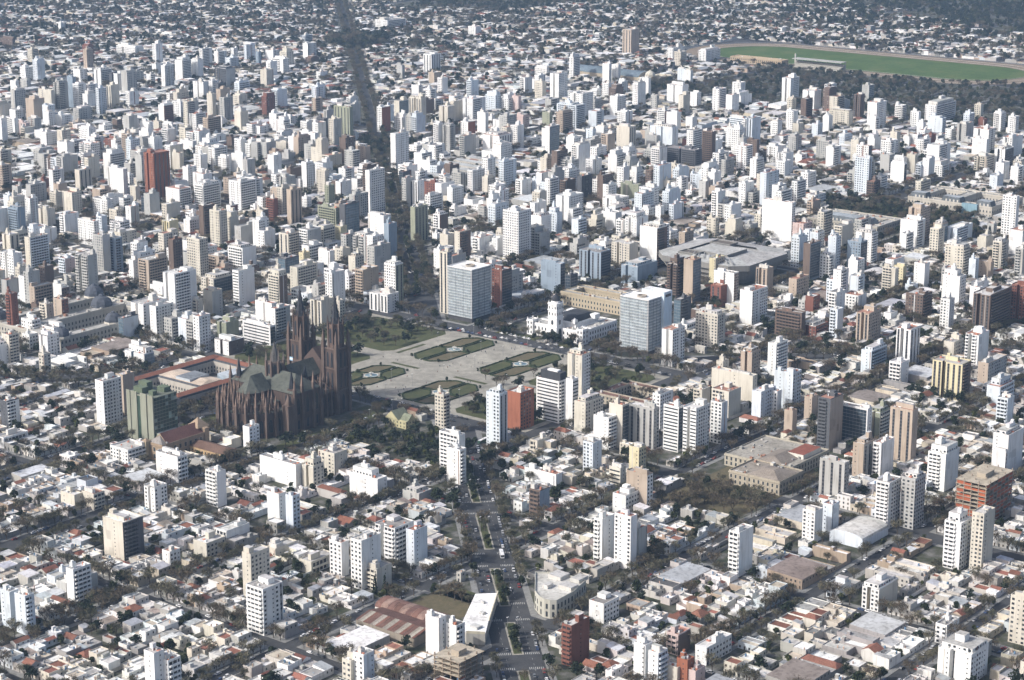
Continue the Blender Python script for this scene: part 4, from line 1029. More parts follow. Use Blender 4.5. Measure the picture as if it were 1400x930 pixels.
        m = MB(); m.prism(ngon(-47, s*10, 2.4, 8), 0, 24, BR, 'brick'); m.cone(ngon(-47, s*10, 2.6, 8), 24, (-47, s*10, 31), BR2, 'brick'); part('turret', m)
    m = MB(); m.box(-24, -16, -38, -31, 0, 25, BR2, 'brick'); m.cone(ngon(-20, -34.5, 3.4, 4, pi/4), 25, (-20, -34.5, 35), BR2, 'brick'); part('chapel', m)
    part('window', w1, kind='stuff')
    # west front towers with spires
    for s in (-1, 1):
        X, Y = 51.0, s*20.0
        T = MB(); T.box(X-7.4, X+7.4, Y-7.4, Y+7.4, 0, 56, BR, 'brick'); tw = part('tower', T)
        for z in (20, 38, 55):
            m = MB(); m.box(X-7.9, X+7.9, Y-7.9, Y+7.9, z, z+1.1, BR2, 'brick'); m.build('string_course', tw)
        for a in (-1, 1):
            for b in (-1, 1):
                m = MB(); px_, py_ = X+a*7.2, Y+b*7.2
                m.box(px_-1.5, px_+1.5, py_-1.5, py_+1.5, 0, 60, BR2, 'brick'); m.box(px_-1, px_+1, py_-1, py_+1, 60, 66, BR2, 'brick'); m.cone(ngon(px_, py_, 1.3, 4, pi/4), 66, (px_, py_, 72), BR2, 'brick'); m.build('corner_buttress', tw)
        m = MB()
        for nx, ny, ux in ((-1, 0, (0, 1)), (0, -1, (1, 0)), (1, 0, (0, 1)), (0, 1, (1, 0))):
            for d in (-2.4, 2.4): lancet(m, (X+nx*7.4+ux[0]*d, Y+ny*7.4+ux[1]*d), ux, 2.4, 40, 53, (nx, ny)); lancet(m, (X+nx*7.4+ux[0]*d, Y+ny*7.4+ux[1]*d), ux, 2.0, 22.5, 36, (nx, ny)); 
            lancet(m, (X+nx*7.4, Y+ny*7.4), ux, 3.4, 3, 17, (nx, ny))
        m.build('window', tw, kind='stuff')
        m = MB(); m.prism(ngon(X, Y, 6.4, 8, pi/8), 56, 76, (0.125, 0.085, 0.068), 'brick')
        for i in range(8):
            a = i*pi/4+pi/8; m.box(X+6.6*cos(a)-.6, X+6.6*cos(a)+.6, Y+6.6*sin(a)-.6, Y+6.6*sin(a)+.6, 56, 77, BR2, 'brick'); m.cone(ngon(X+6.6*cos(a), Y+6.6*sin(a), .9, 4), 77, (X+6.6*cos(a), Y+6.6*sin(a), 83), BR2, 'brick'); lancet(m, (X+6.05*cos(i*pi/4), Y+6.05*sin(i*pi/4)), (-sin(i*pi/4), cos(i*pi/4)), 2.2, 60, 73, (cos(i*pi/4), sin(i*pi/4)))
        m.build('belfry', tw)
        m = MB(); m.cone(ngon(X, Y, 4.7, 8, pi/8), 74, (X, Y, 101.5), (0.045, 0.048, 0.055), 'roof')
        for i in range(8):
            a = i*pi/4+pi/8
            for f in (0.2, 0.4, 0.6, 0.8):
                r = 4.7*(1-f); m.boxes([[X+r*cos(a)-.3, Y+r*sin(a)-.3, 74+27*f]], [[X+r*cos(a)+.3, Y+r*sin(a)+.3, 75.2+27*f]], (0.07, 0.07, 0.075), 'roof')
        m.build('spire', tw)
    m = MB(); m.box(44, 53, -13, 13, 0, 40, BR, 'brick'); part('portal', m)
    m = MB(); m.gable(44, 54, -13, 13, 40, 53, BR, BR, 0, 'brick'); part('front_gable', m)
    # lantern over the crossing
    m = MB(); m.prism(ngon(0, 0, 7.0, 8, pi/8), 38, 51, (0.19, 0.15, 0.125), 'brick')
    for i in range(8):
        a = i*pi/4+pi/8; X, Y = 7.6*cos(a), 7.6*sin(a); m.box(X-.8, X+.8, Y-.8, Y+.8, 38, 53, BR2, 'brick'); m.cone(ngon(X, Y, 1.2, 4), 53, (X, Y, 60), (0.24, 0.20, 0.17), 'brick')
        a = i*pi/4; lancet(m, (6.5*cos(a), 6.5*sin(a)), (-sin(a), cos(a)), 2.6, 42, 50, (cos(a), sin(a)))
    o = part('lantern', m); m = MB(); m.cone(ngon(0, 0, 4.2, 8, pi/8), 51, (0, 0, 69), (0.10, 0.095, 0.09), 'roof'); m.build('spire', o)
    m = MB(); m.tube((30, 9.5, 33), (30, 9.5, 47), 0.12, 0.12, (0.5, 0.5, 0.5), 'paint', 4); o = part('flagpole', m)
    m = MB(); m.box(30, 30.1, 9.6, 13, 43, 44, (0.35, 0.55, 0.75), 'paint'); m.box(30, 30.1, 9.6, 13, 44, 45, (0.8, 0.8, 0.8), 'paint'); m.box(30, 30.1, 9.6, 13, 45, 46, (0.35, 0.55, 0.75), 'paint'); m.build('flag', o)
cathedral()
# ------------------------------------------------------------------ a kit for palaces: walls with rows of real windows
def rows(mb, x0, x1, y0, y1, levels, pitch=4.2, ww=1.5, hh=2.6, col=(0.05, 0.055, 0.06), arch=False, sides='lrbf', frame=None):
    for s, (o, ux, n, L) in {'l': ((x0, y0), (0, 1), (-1, 0), y1-y0), 'r': ((x0, y0), (1, 0), (0, -1), x1-x0), 'b': ((x1, y0), (0, 1), (1, 0), y1-y0), 'f': ((x0, y1), (1, 0), (0, 1), x1-x0)}.items():
        if s not in sides: continue
        k = max(1, int(L/pitch)); p_ = L/k; o = np.array([*o, 0.0]); u = np.array([*ux, 0.0]); n = np.array([*n, 0.0])
        for i in range(k):
            for z in levels:
                c = o+u*p_*(i+.5)+n*0.08
                if frame:
                    f = o+u*p_*(i+.5)+n*0.05; e = 0.35
                    mb.quads([[f-u*(ww/2+e)+[0, 0, z-e], f+u*(ww/2+e)+[0, 0, z-e], f+u*(ww/2+e)+[0, 0, z+hh+e], f-u*(ww/2+e)+[0, 0, z+hh+e]]], frame, 'wall')
                if arch: mb.add([c-u*ww/2+[0, 0, z], c+u*ww/2+[0, 0, z], c+u*ww/2+[0, 0, z+hh-ww/2], c+u*ww*.35+[0, 0, z+hh-ww*.15], c+[0, 0, z+hh], c-u*ww*.35+[0, 0, z+hh-ww*.15], c-u*ww/2+[0, 0, z+hh-ww/2]], [list(range(7))], col, 'glass')
                else: mb.quads([[c-u*ww/2+[0, 0, z], c+u*ww/2+[0, 0, z], c+u*ww/2+[0, 0, z+hh], c-u*ww/2+[0, 0, z+hh]]], col, 'glass')
def wing(root, name, x0, x1, y0, y1, h, col, levels, roofc=(0.45, 0.44, 0.41), cornice=True, winname='window', **k):
    m = MB(); m.box(x0, x1, y0, y1, 0, h, col, 'wall', roofc, 'roof')
    for a in ((x0, x1, y0, y0+.35), (x0, x1, y1-.35, y1), (x0, x0+.35, y0+.35, y1-.35), (x1-.35, x1, y0+.35, y1-.35)): m.box(*a, h, h+1.0, col, 'wall')
    o = m.build(name, root)
    if cornice:
        m = MB(); e = .45
        for a in ((x0-e, x1+e, y0-e, y0-.01), (x0-e, x1+e, y1+.01, y1+e), (x0-e, x0-.01, y0-.01, y1+.01), (x1+.01, x1+e, y0-.01, y1+.01)): m.box(*a, h-.9, h-.1, col, 'wall')
        m.build('cornice', o)
    m = MB()
    for _ in range(int((x1-x0)*(y1-y0)/110)):
        a, b, s = rnd.uniform(x0+1, max(x0+1.1, x1-4)), rnd.uniform(y0+1, max(y0+1.1, y1-4)), rnd.uniform(.7, 2.6); m.box(a, a+s, b, b+s*rnd.uniform(.5, 1.4), h, h+rnd.uniform(.5, 2.2), jit(rnd.choice([(0.5, 0.48, 0.43), (0.3, 0.3, 0.29), (0.62, 0.61, 0.58), (0.30, 0.17, 0.12)]), .15), 'wall')
    if m.v: m.build('roof_fittings', o, kind='stuff')
    m = MB(); rows(m, x0, x1, y0, y1, levels, **k)
    if m.v: m.build(winname, o, kind='stuff')
    return o
# ------------------------------------------------------------------ city hall
def city_hall():
    WH = (0.80, 0.80, 0.79); t = empty('city_hall', (141, -22, 0), 'white palace with clock tower, slate mansard roof and garden across the square', 'city hall')
    lv = (1.6, 6.4); kw = dict(arch=True, ww=1.5, hh=2.9, pitch=4.0)
    wing(t, 'front_wing', 0, 16, 6, 30, 11.5, WH, lv, **kw); wing(t, 'front_wing', 0, 16, -30, -7, 11.5, WH, lv, **kw)
    wing(t, 'side_wing', 16, 56, 14, 30, 11.5, WH, lv, **kw); wing(t, 'side_wing', 16, 56, -30, -18, 11.5, WH, lv, **kw)
    wing(t, 'rear_wing', 44, 56, -18, 14, 11.5, WH, lv, **kw)
    for y in (26, -33):
        o = wing(t, 'corner_pavilion', -2, 7, y, y+7, 14, WH, (1.6, 6.4, 10.6), pitch=3.4, arch=True, ww=1.4, hh=2.6)
        m = MB()
        for a in (-1.4, 6.4):
            for b in (.6, 6.4): m.cone(ngon(a, y+b, .8, 4), 15, (a, y+b, 17.4), WH, 'wall')
        m.build('finial', o)
    o = wing(t, 'main_hall', 10, 44, -16, 12, 15.5, WH, (2, 7.6), pitch=4.4, arch=True, ww=1.7, hh=4)
    m = MB(); m.prism([(11, -15), (43, -15), (43, 11), (11, 11)], 15.6, 21, (0.05, 0.053, 0.06), 'roof', scale=.72); m.build('mansard_roof', o)
    for y in (-16, 8):
        m = MB(); m.box(8.5, 13, y, y+4, 15.5, 19, WH); m.cone(ngon(10.7, y+2, 2.4, 4, pi/4), 19, (10.7, y+2, 21), WH, 'wall'); m.build('turret', o)
    for s in (-1, 1):
        m = MB(); m.box(36, 44, -2+s*14-3, -2+s*14+3, 15.5, 19.5, WH); m.build('turret', o)
    m = MB(); m.box(-6, 4, -5.5, 4.5, 0, 36, WH, 'wall'); o = m.build('clock_tower', t)
    for z in (13, 21.5, 29, 35):
        m = MB(); m.box(-6.5, 4.5, -6, 5, z, z+.8, WH); m.build('cornice', o)
    m = MB(); rows(m, -6, 4, -5.5, 4.5, (24.5, 30.5), pitch=3.3, ww=1.1, hh=2.7, arch=True); rows(m, -6, 4, -5.5, 4.5, (3,), pitch=10, ww=4, hh=8.5, arch=True); rows(m, -6, 4, -5.5, 4.5, (15.5,), pitch=10, ww=2.6, hh=4.5, arch=True); m.build('window', o, kind='stuff')
    for n_, a in (((-1, 0), (-6.12, -.5)), ((0, -1), (-1, -5.62))):
        m = MB(); kk = [(a[0]+n_[1]*0, a[1]+0)]
        c = np.array([a[0], a[1], 33.0]); u = np.array([n_[1], -n_[0], 0.0]) if n_[0] else np.array([1.0, 0, 0]); u = np.array([0, 1.0, 0]) if n_[0] else np.array([1.0, 0, 0])
        m.add([c+u*1.5*cos(i*pi/8)+np.array([0, 0, 1.5*sin(i*pi/8)]) for i in range(16)], [list(range(16))], (0.55, 0.55, 0.52), 'paint'); m.build('clock_face', o)
    for a in (-6, 4):
        for b in (-5.5, 4.5):
            m = MB(); m.cone(ngon(a*.9, b*.9, .9, 4), 35.8, (a*.9, b*.9, 39), WH, 'wall'); m.build('finial', o)
    m = MB(); m.prism(ngon(-1, -.5, 4.2, 8, pi/8), 35.8, 38, WH, 'wall'); m.lathe(-1, -.5, [(4.2, 38), (4.0, 39.6), (3.2, 41.4), (1.9, 42.8), (.6, 43.6), (.5, 44.8), (.05, 46)], (0.055, 0.058, 0.068), 'roof', 10); m.build('dome', o)
    m = MB()
    for k in range(6): m.box(-9.5-k*.8, -6.1, -5, 4, 0, 2.4-k*.4, (0.6, 0.59, 0.56), 'wall')
    m.build('steps', t)
city_hall()
# ------------------------------------------------------------------ two glass office slabs facing each other across the city hall
def office(x0, y0, dx, dy, h, lab, annex=None, tint=(0.30, 0.345, 0.37)):
    t = empty('office_slab', (x0, y0, 0), lab, 'office building', 'glass office slabs flanking the city hall')
    m = MB(); m.box(0.6, dx-.6, .6, dy-.6, 0, 4, (0.07, 0.07, 0.075), 'wall'); m.build('ground_floor', t)
    m = MB(); m.box(0, dx, 0, dy, 4, h, (0.40, 0.41, 0.41), 'wall', (0.78, 0.78, 0.76), 'roof'); b = m.build('body', t)
    for a in ((0, dx, 0, .4), (0, dx, dy-.4, dy), (0, .4, .4, dy-.4), (dx-.4, dx, .4, dy-.4)): m = MB(); m.box(*a, h, h+.8, (0.7, 0.7, 0.69)); m.build('parapet', b)
    fl = 17; fh = (h-4.6)/fl
    for nm, o, u, n, L in (('left', (0, 0), (0, 1), (-1, 0), dy), ('right', (0, 0), (1, 0), (0, -1), dx)):
        o = np.array([*o, 0.0]); u = np.array([*u, 0.0]); n = np.array([*n, 0.0]); m = MB(); nb = 3; e = 1.6
        for k in range(fl):
            for j in range(nb):
                s0, s1 = e+(L-2*e)*j/nb+.12, e+(L-2*e)*(j+1)/nb-.12; z0, z1 = 4.4+k*fh, 4.4+(k+1)*fh-.42
                for q0, q1, c in ((z0, z0+(z1-z0)*.45, (0.46, 0.51, 0.53)), (z0+(z1-z0)*.45, z1, tint)):
                    m.quads([[o+u*s0+n*.1+[0, 0, q0], o+u*s1+n*.1+[0, 0, q0], o+u*s1+n*.1+[0, 0, q1], o+u*s0+n*.1+[0, 0, q1]]], jit(c, .07), 'glass')
        m.build('curtain_wall', t)
        m = MB()
        for j in range(1, 12):
            s0 = e+(L-2*e)*j/12; p_ = o+u*s0; q_ = p_+u*.16+n*.22; lo, hi = np.minimum(p_, q_), np.maximum(p_, q_); m.boxes([[lo[0], lo[1], 4.3]], [[hi[0], hi[1], h-.3]], (0.45, 0.46, 0.46) if j % 4 else (0.12, 0.12, 0.13), 'wall')
        m.build('mullions', t, kind='stuff')
        m = MB()
        for k in range(fl+1):
            p_ = o+u*.2; q_ = o+u*(L-.2)+n*.16; lo, hi = np.minimum(p_, q_), np.maximum(p_, q_); m.boxes([[lo[0], lo[1], 4.0+k*fh]], [[hi[0], hi[1], 4.34+k*fh]], (0.10, 0.105, 0.11), 'wall')
        m.build('floor_bands', t, kind='stuff')
    m = MB(); m.lathe(dx*.5, dy*.45, [(4.6, h), (4.6, h+1.6), (3.8, h+1.6), (3.8, h+.4)], (0.35, 0.31, 0.26), 'wall', 12); m.build('roof_tank', t)
    if annex:
        a0, a1, b0, b1, ah, c = annex; m = MB(); m.box(a0, a1, b0, b1, 0, ah, c, 'wall', (0.75, 0.76, 0.76), 'roof'); o = m.build('service_tower', t)
        m = MB(); m.quads([[(a0+2, b0-.08, ah-5), (a1-2, b0-.08, ah-5), (a1-2, b0-.08, ah-2.4), (a0+2, b0-.08, ah-2.4)], [(a0+1, b0-.08, 0), (a0+9, b0-.08, 0), (a0+9, b0-.08, 9), (a0+1, b0-.08, 9)]], (0.06, 0.07, 0.08), 'glass'); m.build('window', o)
office(137, 77, 29, 31, 52, 'pale glass office slab with flat white roof, left of the city hall')
office(146, -124, 20, 32, 52, 'glass office slab with pale blue service tower, right of the city hall', (20.2, 33, -3, 22, 56.5, (0.56, 0.66, 0.74)))
# ------------------------------------------------------------------ concrete theatre
def theatre():
    t = empty('theatre', (465, 4, 0), 'low brutalist grey concrete theatre with stepped faceted roof and dark window bands', 'theatre'); CO = (0.23, 0.225, 0.21)
    def octa(a, b, c): return [(-a+c, -b), (a-c, -b), (a, -b+c), (a, b-c), (a-c, b), (-a+c, b), (-a, b-c), (-a, -b+c)]
    for k, (a, b, z0, z1) in enumerate([(42, 44, 0, 4.5), (46, 49, 6, 10), (50, 53, 11.4, 15.6), (53, 57, 17, 23)]):
        m = MB(); m.prism(octa(a, b, 16), z0, z1, CO, 'wall', (0.34, 0.34, 0.33), 'roof'); m.build('storey_slab', t)
    m = MB(); m.prism(octa(41, 43, 15), 0, 18, (0.06, 0.06, 0.065), 'glass'); m.build('window_band', t)
    m = MB(); O, I = octa(53, 57, 16), octa(30, 32, 10)
    for i in range(8):
        m.add([(*O[i], 23.02), (*O[(i+1) % 8], 23.02), (*I[(i+1) % 8], 25.5), (*I[i], 25.5)], [[0, 1, 2, 3]], jit((0.38, 0.38, 0.365), .14), 'roof')
    m.build('sloping_roof', t)
    m = MB(); m.box(-22, 16, -20, 24, 23.5, 26.5, CO, 'wall', (0.42, 0.42, 0.40), 'roof'); m.build('stage_block', t)
    for a in ((-40, -24, 8, 30), (20, 36, 4, 30)):
        m = MB(); m.box(*a, 25.6, 25.9, (0.13, 0.115, 0.10), 'wall'); m.build('roof_court', t)
        for e in ((a[0], a[1], a[2], a[2]+.8), (a[0], a[1], a[3]-.8, a[3]), (a[0], a[0]+.8, a[2]+.8, a[3]-.8), (a[1]-.8, a[1], a[2]+.8, a[3]-.8)): m = MB(); m.box(*e, 23.5, 27, CO); m.build('parapet', t)
    for i in range(9):
        m = MB(); m.add([(-50+i*1.2, -44+i*8, 25.2+.2), (-47+i*1.2, -44+i*8, 25.4), (-30+i*.4, -26+i*6, 27.2), (-32+i*.4, -26+i*6, 27.2)], [[0, 1, 2, 3]], (0.36, 0.36, 0.35), 'roof'); m.build('roof_rib', t)
theatre()
def dome(root, x, y, r, z, col=(0.085, 0.095, 0.115)):
    m = MB(); m.prism(ngon(x, y, r*1.05, 8, pi/8), z-1.5, z+.6, (0.55, 0.52, 0.45), 'wall'); o = m.build('drum', root)
    m = MB(); m.lathe(x, y, [(r, z+.6), (r*.98, z+r*.35), (r*.85, z+r*.62), (r*.6, z+r*.86), (r*.25, z+r), (r*.2, z+r*1.12), (.05, z+r*1.2)], col, 'roof', 8, ph=pi/8); m.build('dome', o)
def palace_courts(name, x0, y0, dx, dy, h, col, lab, cat, domes=(), mansard=None, wd=13, cross=True, lv=(1.5, 6.5), roofc=(0.38, 0.37, 0.34), **k):
    t = empty(name, (x0, y0, 0), lab, cat)
    wing(t, 'front_wing', 0, wd, 0, dy, h, col, lv, roofc, **k); wing(t, 'rear_wing', dx-wd, dx, 0, dy, h, col, lv, roofc, **k)
    wing(t, 'side_wing', wd, dx-wd, 0, wd, h, col, lv, roofc, **k); wing(t, 'side_wing', wd, dx-wd, dy-wd, dy, h, col, lv, roofc, **k)
    if cross: wing(t, 'central_hall', wd, dx-wd, dy/2-wd/2, dy/2+wd/2, h+2, col, lv, roofc, **k)
    for x, y, r in domes: dome(t, x, y, r, h+1)
    if mansard:
        for (a, b, c, d) in mansard:
            m = MB(); m.prism([(a, c), (b, c), (b, d), (a, d)], h+.2, h+6.5, (0.125, 0.14, 0.15), 'roof', (0.33, 0.36, 0.38), scale=.84); o = m.build('mansard_roof', t)
            for q in np.arange(c+4, d-3, 5.0):
                m = MB(); m.box(a-.1, a+2.2, q-.9, q+.9, h+1, h+3.6, (0.55, 0.53, 0.48), 'wall'); m.build('dormer', o)
    return t
STONE = (0.46, 0.42, 0.34)
palace_courts('palace', -178, 306, 132, 108, 12, (0.44, 0.42, 0.37), 'long cream palace around courts with four dark domes', 'palace', [(5, 5, 8), (100, 60, 11), (126, 102, 10), (70, 8, 8.5), (8, 100, 9)], pitch=4.2)
t = palace_courts('mansard_palace', 726, -36, 62, 92, 11, (0.40, 0.38, 0.33), 'cream palace with grey mansard roof facing the wooded square', 'palace', mansard=[(2, 24, 10, 78)], pitch=4.0)
palace_courts('government_house', 903, -92, 84, 112, 13, (0.47, 0.44, 0.38), 'grey stone palace with mansard pavilions and a blue sheeted bay beyond the wooded square', 'palace', mansard=[(1, 15, 2, 22), (1, 15, 42, 68), (1, 15, 88, 110)], pitch=4.2)
m = MB(); m.box(899.5, 902.6, -74, -54, 0, 15, (0.22, 0.34, 0.40), 'wall'); m.build('scaffold_sheet', label='blue sheeting hung on scaffold before the stone palace front', category='sheeting')
palace_courts('ministry', 250, -36, 36, 92, 13, (0.42, 0.36, 0.26), 'tan classical palace with balustrades round a court, behind the city hall', 'palace', cross=False, wd=9, pitch=3.6, frame=(0.52, 0.46, 0.35))
palace_courts('courtyard_school', 2, -222, 48, 52, 7.5, (0.40, 0.36, 0.29), 'old one-court school with rusty red roof beyond the near corner of the square', 'school', cross=False, wd=9, lv=(1.2, 4.4), roofc=(0.20, 0.115, 0.09), pitch=3.8, hh=2.0)
bpy.context.view_layer.update()
# ------------------------------------------------------------------ red-roofed school round two courts
def school():
    t = empty('courtyard_school', (-250, 80, 0), 'three-storey school around two courts with red tiled roofs left of the cathedral', 'school'); W_ = (0.45, 0.42, 0.37); T_ = (0.24, 0.105, 0.07)
    X1, Y1, h, wd = 122, 76, 12, 11
    for nm, a, c in (('front_wing', (0, wd, 0, Y1), (0.66, 0.65, 0.62)), ('side_wing', (wd, X1, 0, wd), T_), ('side_wing', (wd, X1, Y1-wd, Y1), T_), ('rear_wing', (X1-wd, X1, wd, Y1-wd), T_), ('central_hall', (46, 72, wd, Y1-wd), (0.60, 0.50, 0.40))):
        o = wing(t, nm, *a, h-2, W_, (1.2, 4.6), cornice=False, pitch=3.6, ww=1.5, hh=2.2)
        m = MB(); ax = 0 if a[1]-a[0] > a[3]-a[2] else 1; m.prism([(a[0], a[2]), (a[1], a[2]), (a[1], a[3]), (a[0], a[3])], h-2+1.02, h+.8, (0.09, 0.095, 0.105), 'roof', scale=.93); m.build('mansard_roof', o)
        m = MB(); e = .6; b = (a[0]+e, a[1]-e, a[2]+e, a[3]-e); m.gable(*b, h+.85, h+2.6, c, c, ax, 'tile', hip=3.5); m.build('roof', o)
    m = MB(); m.box(48, 70, 26, 44, h, h+3.2, (0.40, 0.44, 0.47), 'wall', (0.20, 0.22, 0.24), 'roof'); m.build('skylight', t)
    m = MB(); m.box(74, 96, 6, 20, h-1, h+4, (0.30, 0.36, 0.41), 'glass', (0.42, 0.46, 0.49), 'roof'); m.build('glazed_hall', t)
school()
def green_tower():
    t = empty('office_tower', (-309, 31, 0), 'olive green office tower with ribbed side, dark glass strip and stepped plant roof', 'office tower'); t.scale = (.74, .84, 1); V_ = (0.27, 0.28, 0.22); DG = (0.045, 0.075, 0.055)
    m = MB(); m.box(0, 33, 0, 37, 0, 38, V_, 'wall', (0.18, 0.20, 0.16), 'roof'); m.build('body', t)
    for y0, y1, c in ((0, 7.4, V_), (9.2, 17.5, V_), (22.5, 30.5, V_), (32, 37, V_)):
        m = MB(); m.box(-.9, -.01, y0, y1, 0, 40, c); m.build('rib', t)
    m = MB(); m.quads([[(-.1, 22.3, 1), (-.1, 17.7, 1), (-.1, 17.7, 37), (-.1, 22.3, 37)], [(-.1, 9.0, 1), (-.1, 7.6, 1), (-.1, 7.6, 38), (-.1, 9.0, 38)]], [DG, (0.13, 0.125, 0.10)], 'glass'); m.build('window_strip', t)
    m = MB(); m.quads([[(.5+i*4.1, -.12, .8+k*2.85), (.5+i*4.1+3.9, -.12, .8+k*2.85), (.5+i*4.1+3.9, -.12, 3.3+k*2.85), (.5+i*4.1, -.12, 3.3+k*2.85)] for i in range(8) for k in range(13)], [jit(DG if rnd.random() < .86 else (0.25, 0.33, 0.28), .3) for _ in range(104)], 'glass'); m.build('glass_panes', t, kind='stuff')
    for a in ((3, 12, 18, 30, 5), (14, 22, 22, 34, 7), (22, 31, 6, 16, 4), (6, 12, 6, 12, 3.5)): m = MB(); m.box(*a[:4], 38, 38+a[4], (0.12, 0.15, 0.10)); m.build('plant_room', t)
    m = MB(); m.box(2, 30, -14, -.5, 0, 9, (0.33, 0.38, 0.29), 'wall', (0.45, 0.46, 0.42), 'roof'); m.build('annex', t)
green_tower()
def hall():
    t = empty('brick_hall', (-336, -8, 0), 'old tan brick hall with stone bands and worn red pitched roof left of the cathedral', 'hall'); c = (0.31, 0.235, 0.165)
    o = wing(t, 'body', 0, 48, 0, 18, 13, c, (2, 7.5), pitch=5.2, ww=2.2, hh=3.2, frame=(0.40, 0.33, 0.25))
    m = MB(); m.gable(6, 47, 1, 17, 13.4, 20.5, (0.17, 0.085, 0.07), c, 0, 'tile'); m.gable(1, 12, 1, 17, 13.3, 19, (0.26, 0.24, 0.22), c, 0, 'roof', hip=5); m.build('roof', t)
    m = MB(); m.box(-4, 1, 14, 19, 0, 15, (0.40, 0.33, 0.22)); m.cone(ngon(-1.5, 16.5, 3.6, 4, pi/4), 15, (-1.5, 16.5, 17), c, 'wall'); m.build('tower', t)
    m = MB(); m.box(44, 48.6, -.6, 18.6, 0, 17, c, 'wall'); m.cone(ngon(46, 9, 9, 4, pi/4), 17, (46, 9, 24), c, 'wall'); m.build('gable_end', t)
hall()
t = empty('school_wing', (-308, -46, 0), 'low orange-tan wing with brown pitched roof beside the cathedral lawn', 'school wing')
wing(t, 'body', 0, 16, 0, 40, 6, (0.46, 0.33, 0.19), (1.2, 3.6), pitch=3.4, hh=1.5, cornice=False)
m = MB(); m.gable(-.5, 16.5, -.5, 40.5, 7.05, 10, (0.16, 0.10, 0.075), (0.4, 0.3, 0.2), 1, 'tile'); m.build('roof', t)
t = empty('park_mansion', (-104, -418, 0), 'tan stone mansion with pyramid roofs among bare trees in a park', 'mansion'); MC = (0.36, 0.32, 0.25)
wing(t, 'main_block', 0, 34, 0, 44, 10, MC, (1.4, 5.6), roofc=(0.26, 0.23, 0.19), pitch=3.8, frame=(0.45, 0.41, 0.33)); m = MB(); m.prism([(2, 2), (28, 2), (28, 30), (2, 30)], 10.2, 14.5, (0.27, 0.235, 0.20), 'tile', scale=.3); m.build('pyramid_roof', t)
wing(t, 'rear_block', 34, 92, 12, 70, 9, (0.40, 0.37, 0.30), (1.4, 5.2), roofc=(0.32, 0.30, 0.26), pitch=4); m = MB(); m.gable(38, 70, 20, 44, 9.2, 13, (0.24, 0.21, 0.18), MC, 0, 'tile', hip=6); m.build('roof', t)
m = MB(); m.box(60, 86, 16, 30, 9, 12.5, (0.6, 0.58, 0.52), 'wall', (0.27, 0.10, 0.07), 'tile'); m.build('roof_house', t)
# ------------------------------------------------------------------ railway station, grandstand, barrel sheds
def barrel(name, x0, x1, y0, y1, h, rise, wall, roofc, lab, cat, axis=0, stripes=None, group=None):
    t = empty(name, (x0, y0, 0), lab, cat, group); dx, dy = x1-x0, y1-y0
    m = MB(); m.box(0, dx, 0, dy, 0, h, wall); m.build('walls', t)
    n = 10; L, Wd = (dx, dy) if axis == 0 else (dy, dx); ns = max(1, int(L/5.0))
    for k in range(ns):
        a, b = L*k/ns, L*(k+1)/ns-(0.12 if k < ns-1 else 0); m = MB(); V = []
        for i in range(n+1):
            s = -cos(pi*i/n)*Wd/2*1.02+Wd/2; z = h+.03+rise*sin(pi*i/n)**.9
            V += [(a, s, z), (b, s, z)] if axis == 0 else [(s, a, z), (s, b, z)]
        m.add(V, [[2*i, 2*i+1, 2*i+3, 2*i+2] for i in range(n)], jit(stripes[k % len(stripes)] if stripes else roofc, .08), 'roof')
        if k in (0, ns-1): m.add(V[k and 1::2] if 0 else [V[2*i+(1 if k else 0)] for i in range(n+1)], [list(range(n+1))], wall, 'wall')
        m.build('roof_panel', t)
    return t
barrel('train_shed', 1572, 1612, 900, 1046, 9, 8, (0.42, 0.36, 0.27), (0.155, 0.20, 0.235), 'long blue-grey arched train shed with tan walls far beyond the towers', 'train shed', 1)
t = palace_courts('station_building', 1566, 866, 60, 32, 9, (0.60, 0.54, 0.42), 'cream railway station with pale dome at the end of the long train shed', 'station', cross=False, wd=10, lv=(1.5, 5)); dome(t, 14, 16, 9, 12, (0.55, 0.52, 0.44))
barrel('arched_shed', -162, -126, -520, -494, 6, 4, (0.62, 0.67, 0.72), (0.58, 0.57, 0.53), 'big pale arched hall with rounded roof and bluish front right of the park', 'shed', 0)
RU = [(0.20, 0.10, 0.075), (0.15, 0.085, 0.068), (0.36, 0.33, 0.28), (0.17, 0.10, 0.08), (0.30, 0.27, 0.23)]
barrel('arched_shed', -453, -437, -386, -336, 4.5, 4, (0.62, 0.60, 0.55), RU[0], 'arched shed with rust red ribbed roof by the vacant lot', 'shed', 1, [(0.17, 0.095, 0.075), (0.145, 0.085, 0.07), (0.25, 0.17, 0.14)])
t = empty('workshop_shed', (-478, -391, 0), 'low workshop with rusty striped sheet roof beside the arched shed', 'shed')
m = MB(); m.box(0, 24, 0, 48, 0, 6, (0.28, 0.245, 0.20)); m.build('walls', t)
for k in range(24):
    y0, y1 = k*2, k*2+1.94
    m = MB(); c = jit(RU[k*7 % 5], .12); m.add([(-.4, y0, 6.05), (-.4, y1, 6.05), (12, y1, 8.4), (12, y0, 8.4), (24.4, y1, 6.05), (24.4, y0, 6.05)], [[0, 3, 2, 1], [3, 5, 4, 2]], [c, jit(RU[(k*5+1) % 5], .12)], 'tile'); m.build('roof_sheet', t)
t = empty('grandstand', (1892, 690, 0), 'long white grandstand at the near edge of the racecourse', 'grandstand')
for k in range(5): m = MB(); m.box(k*4, 22, 0, 100, k*2.6, k*2.6+2.6, (0.33, 0.32, 0.285)); m.build('tier', t)
m = MB(); m.box(4, 24, -1, 101, 17, 18, (0.38, 0.38, 0.35)); m.build('canopy', t)
for k in range(11): m = MB(); m.box(22, 23, k*9.9, k*9.9+.8, 0, 17, (0.6, 0.58, 0.52)); m.build('post', t)
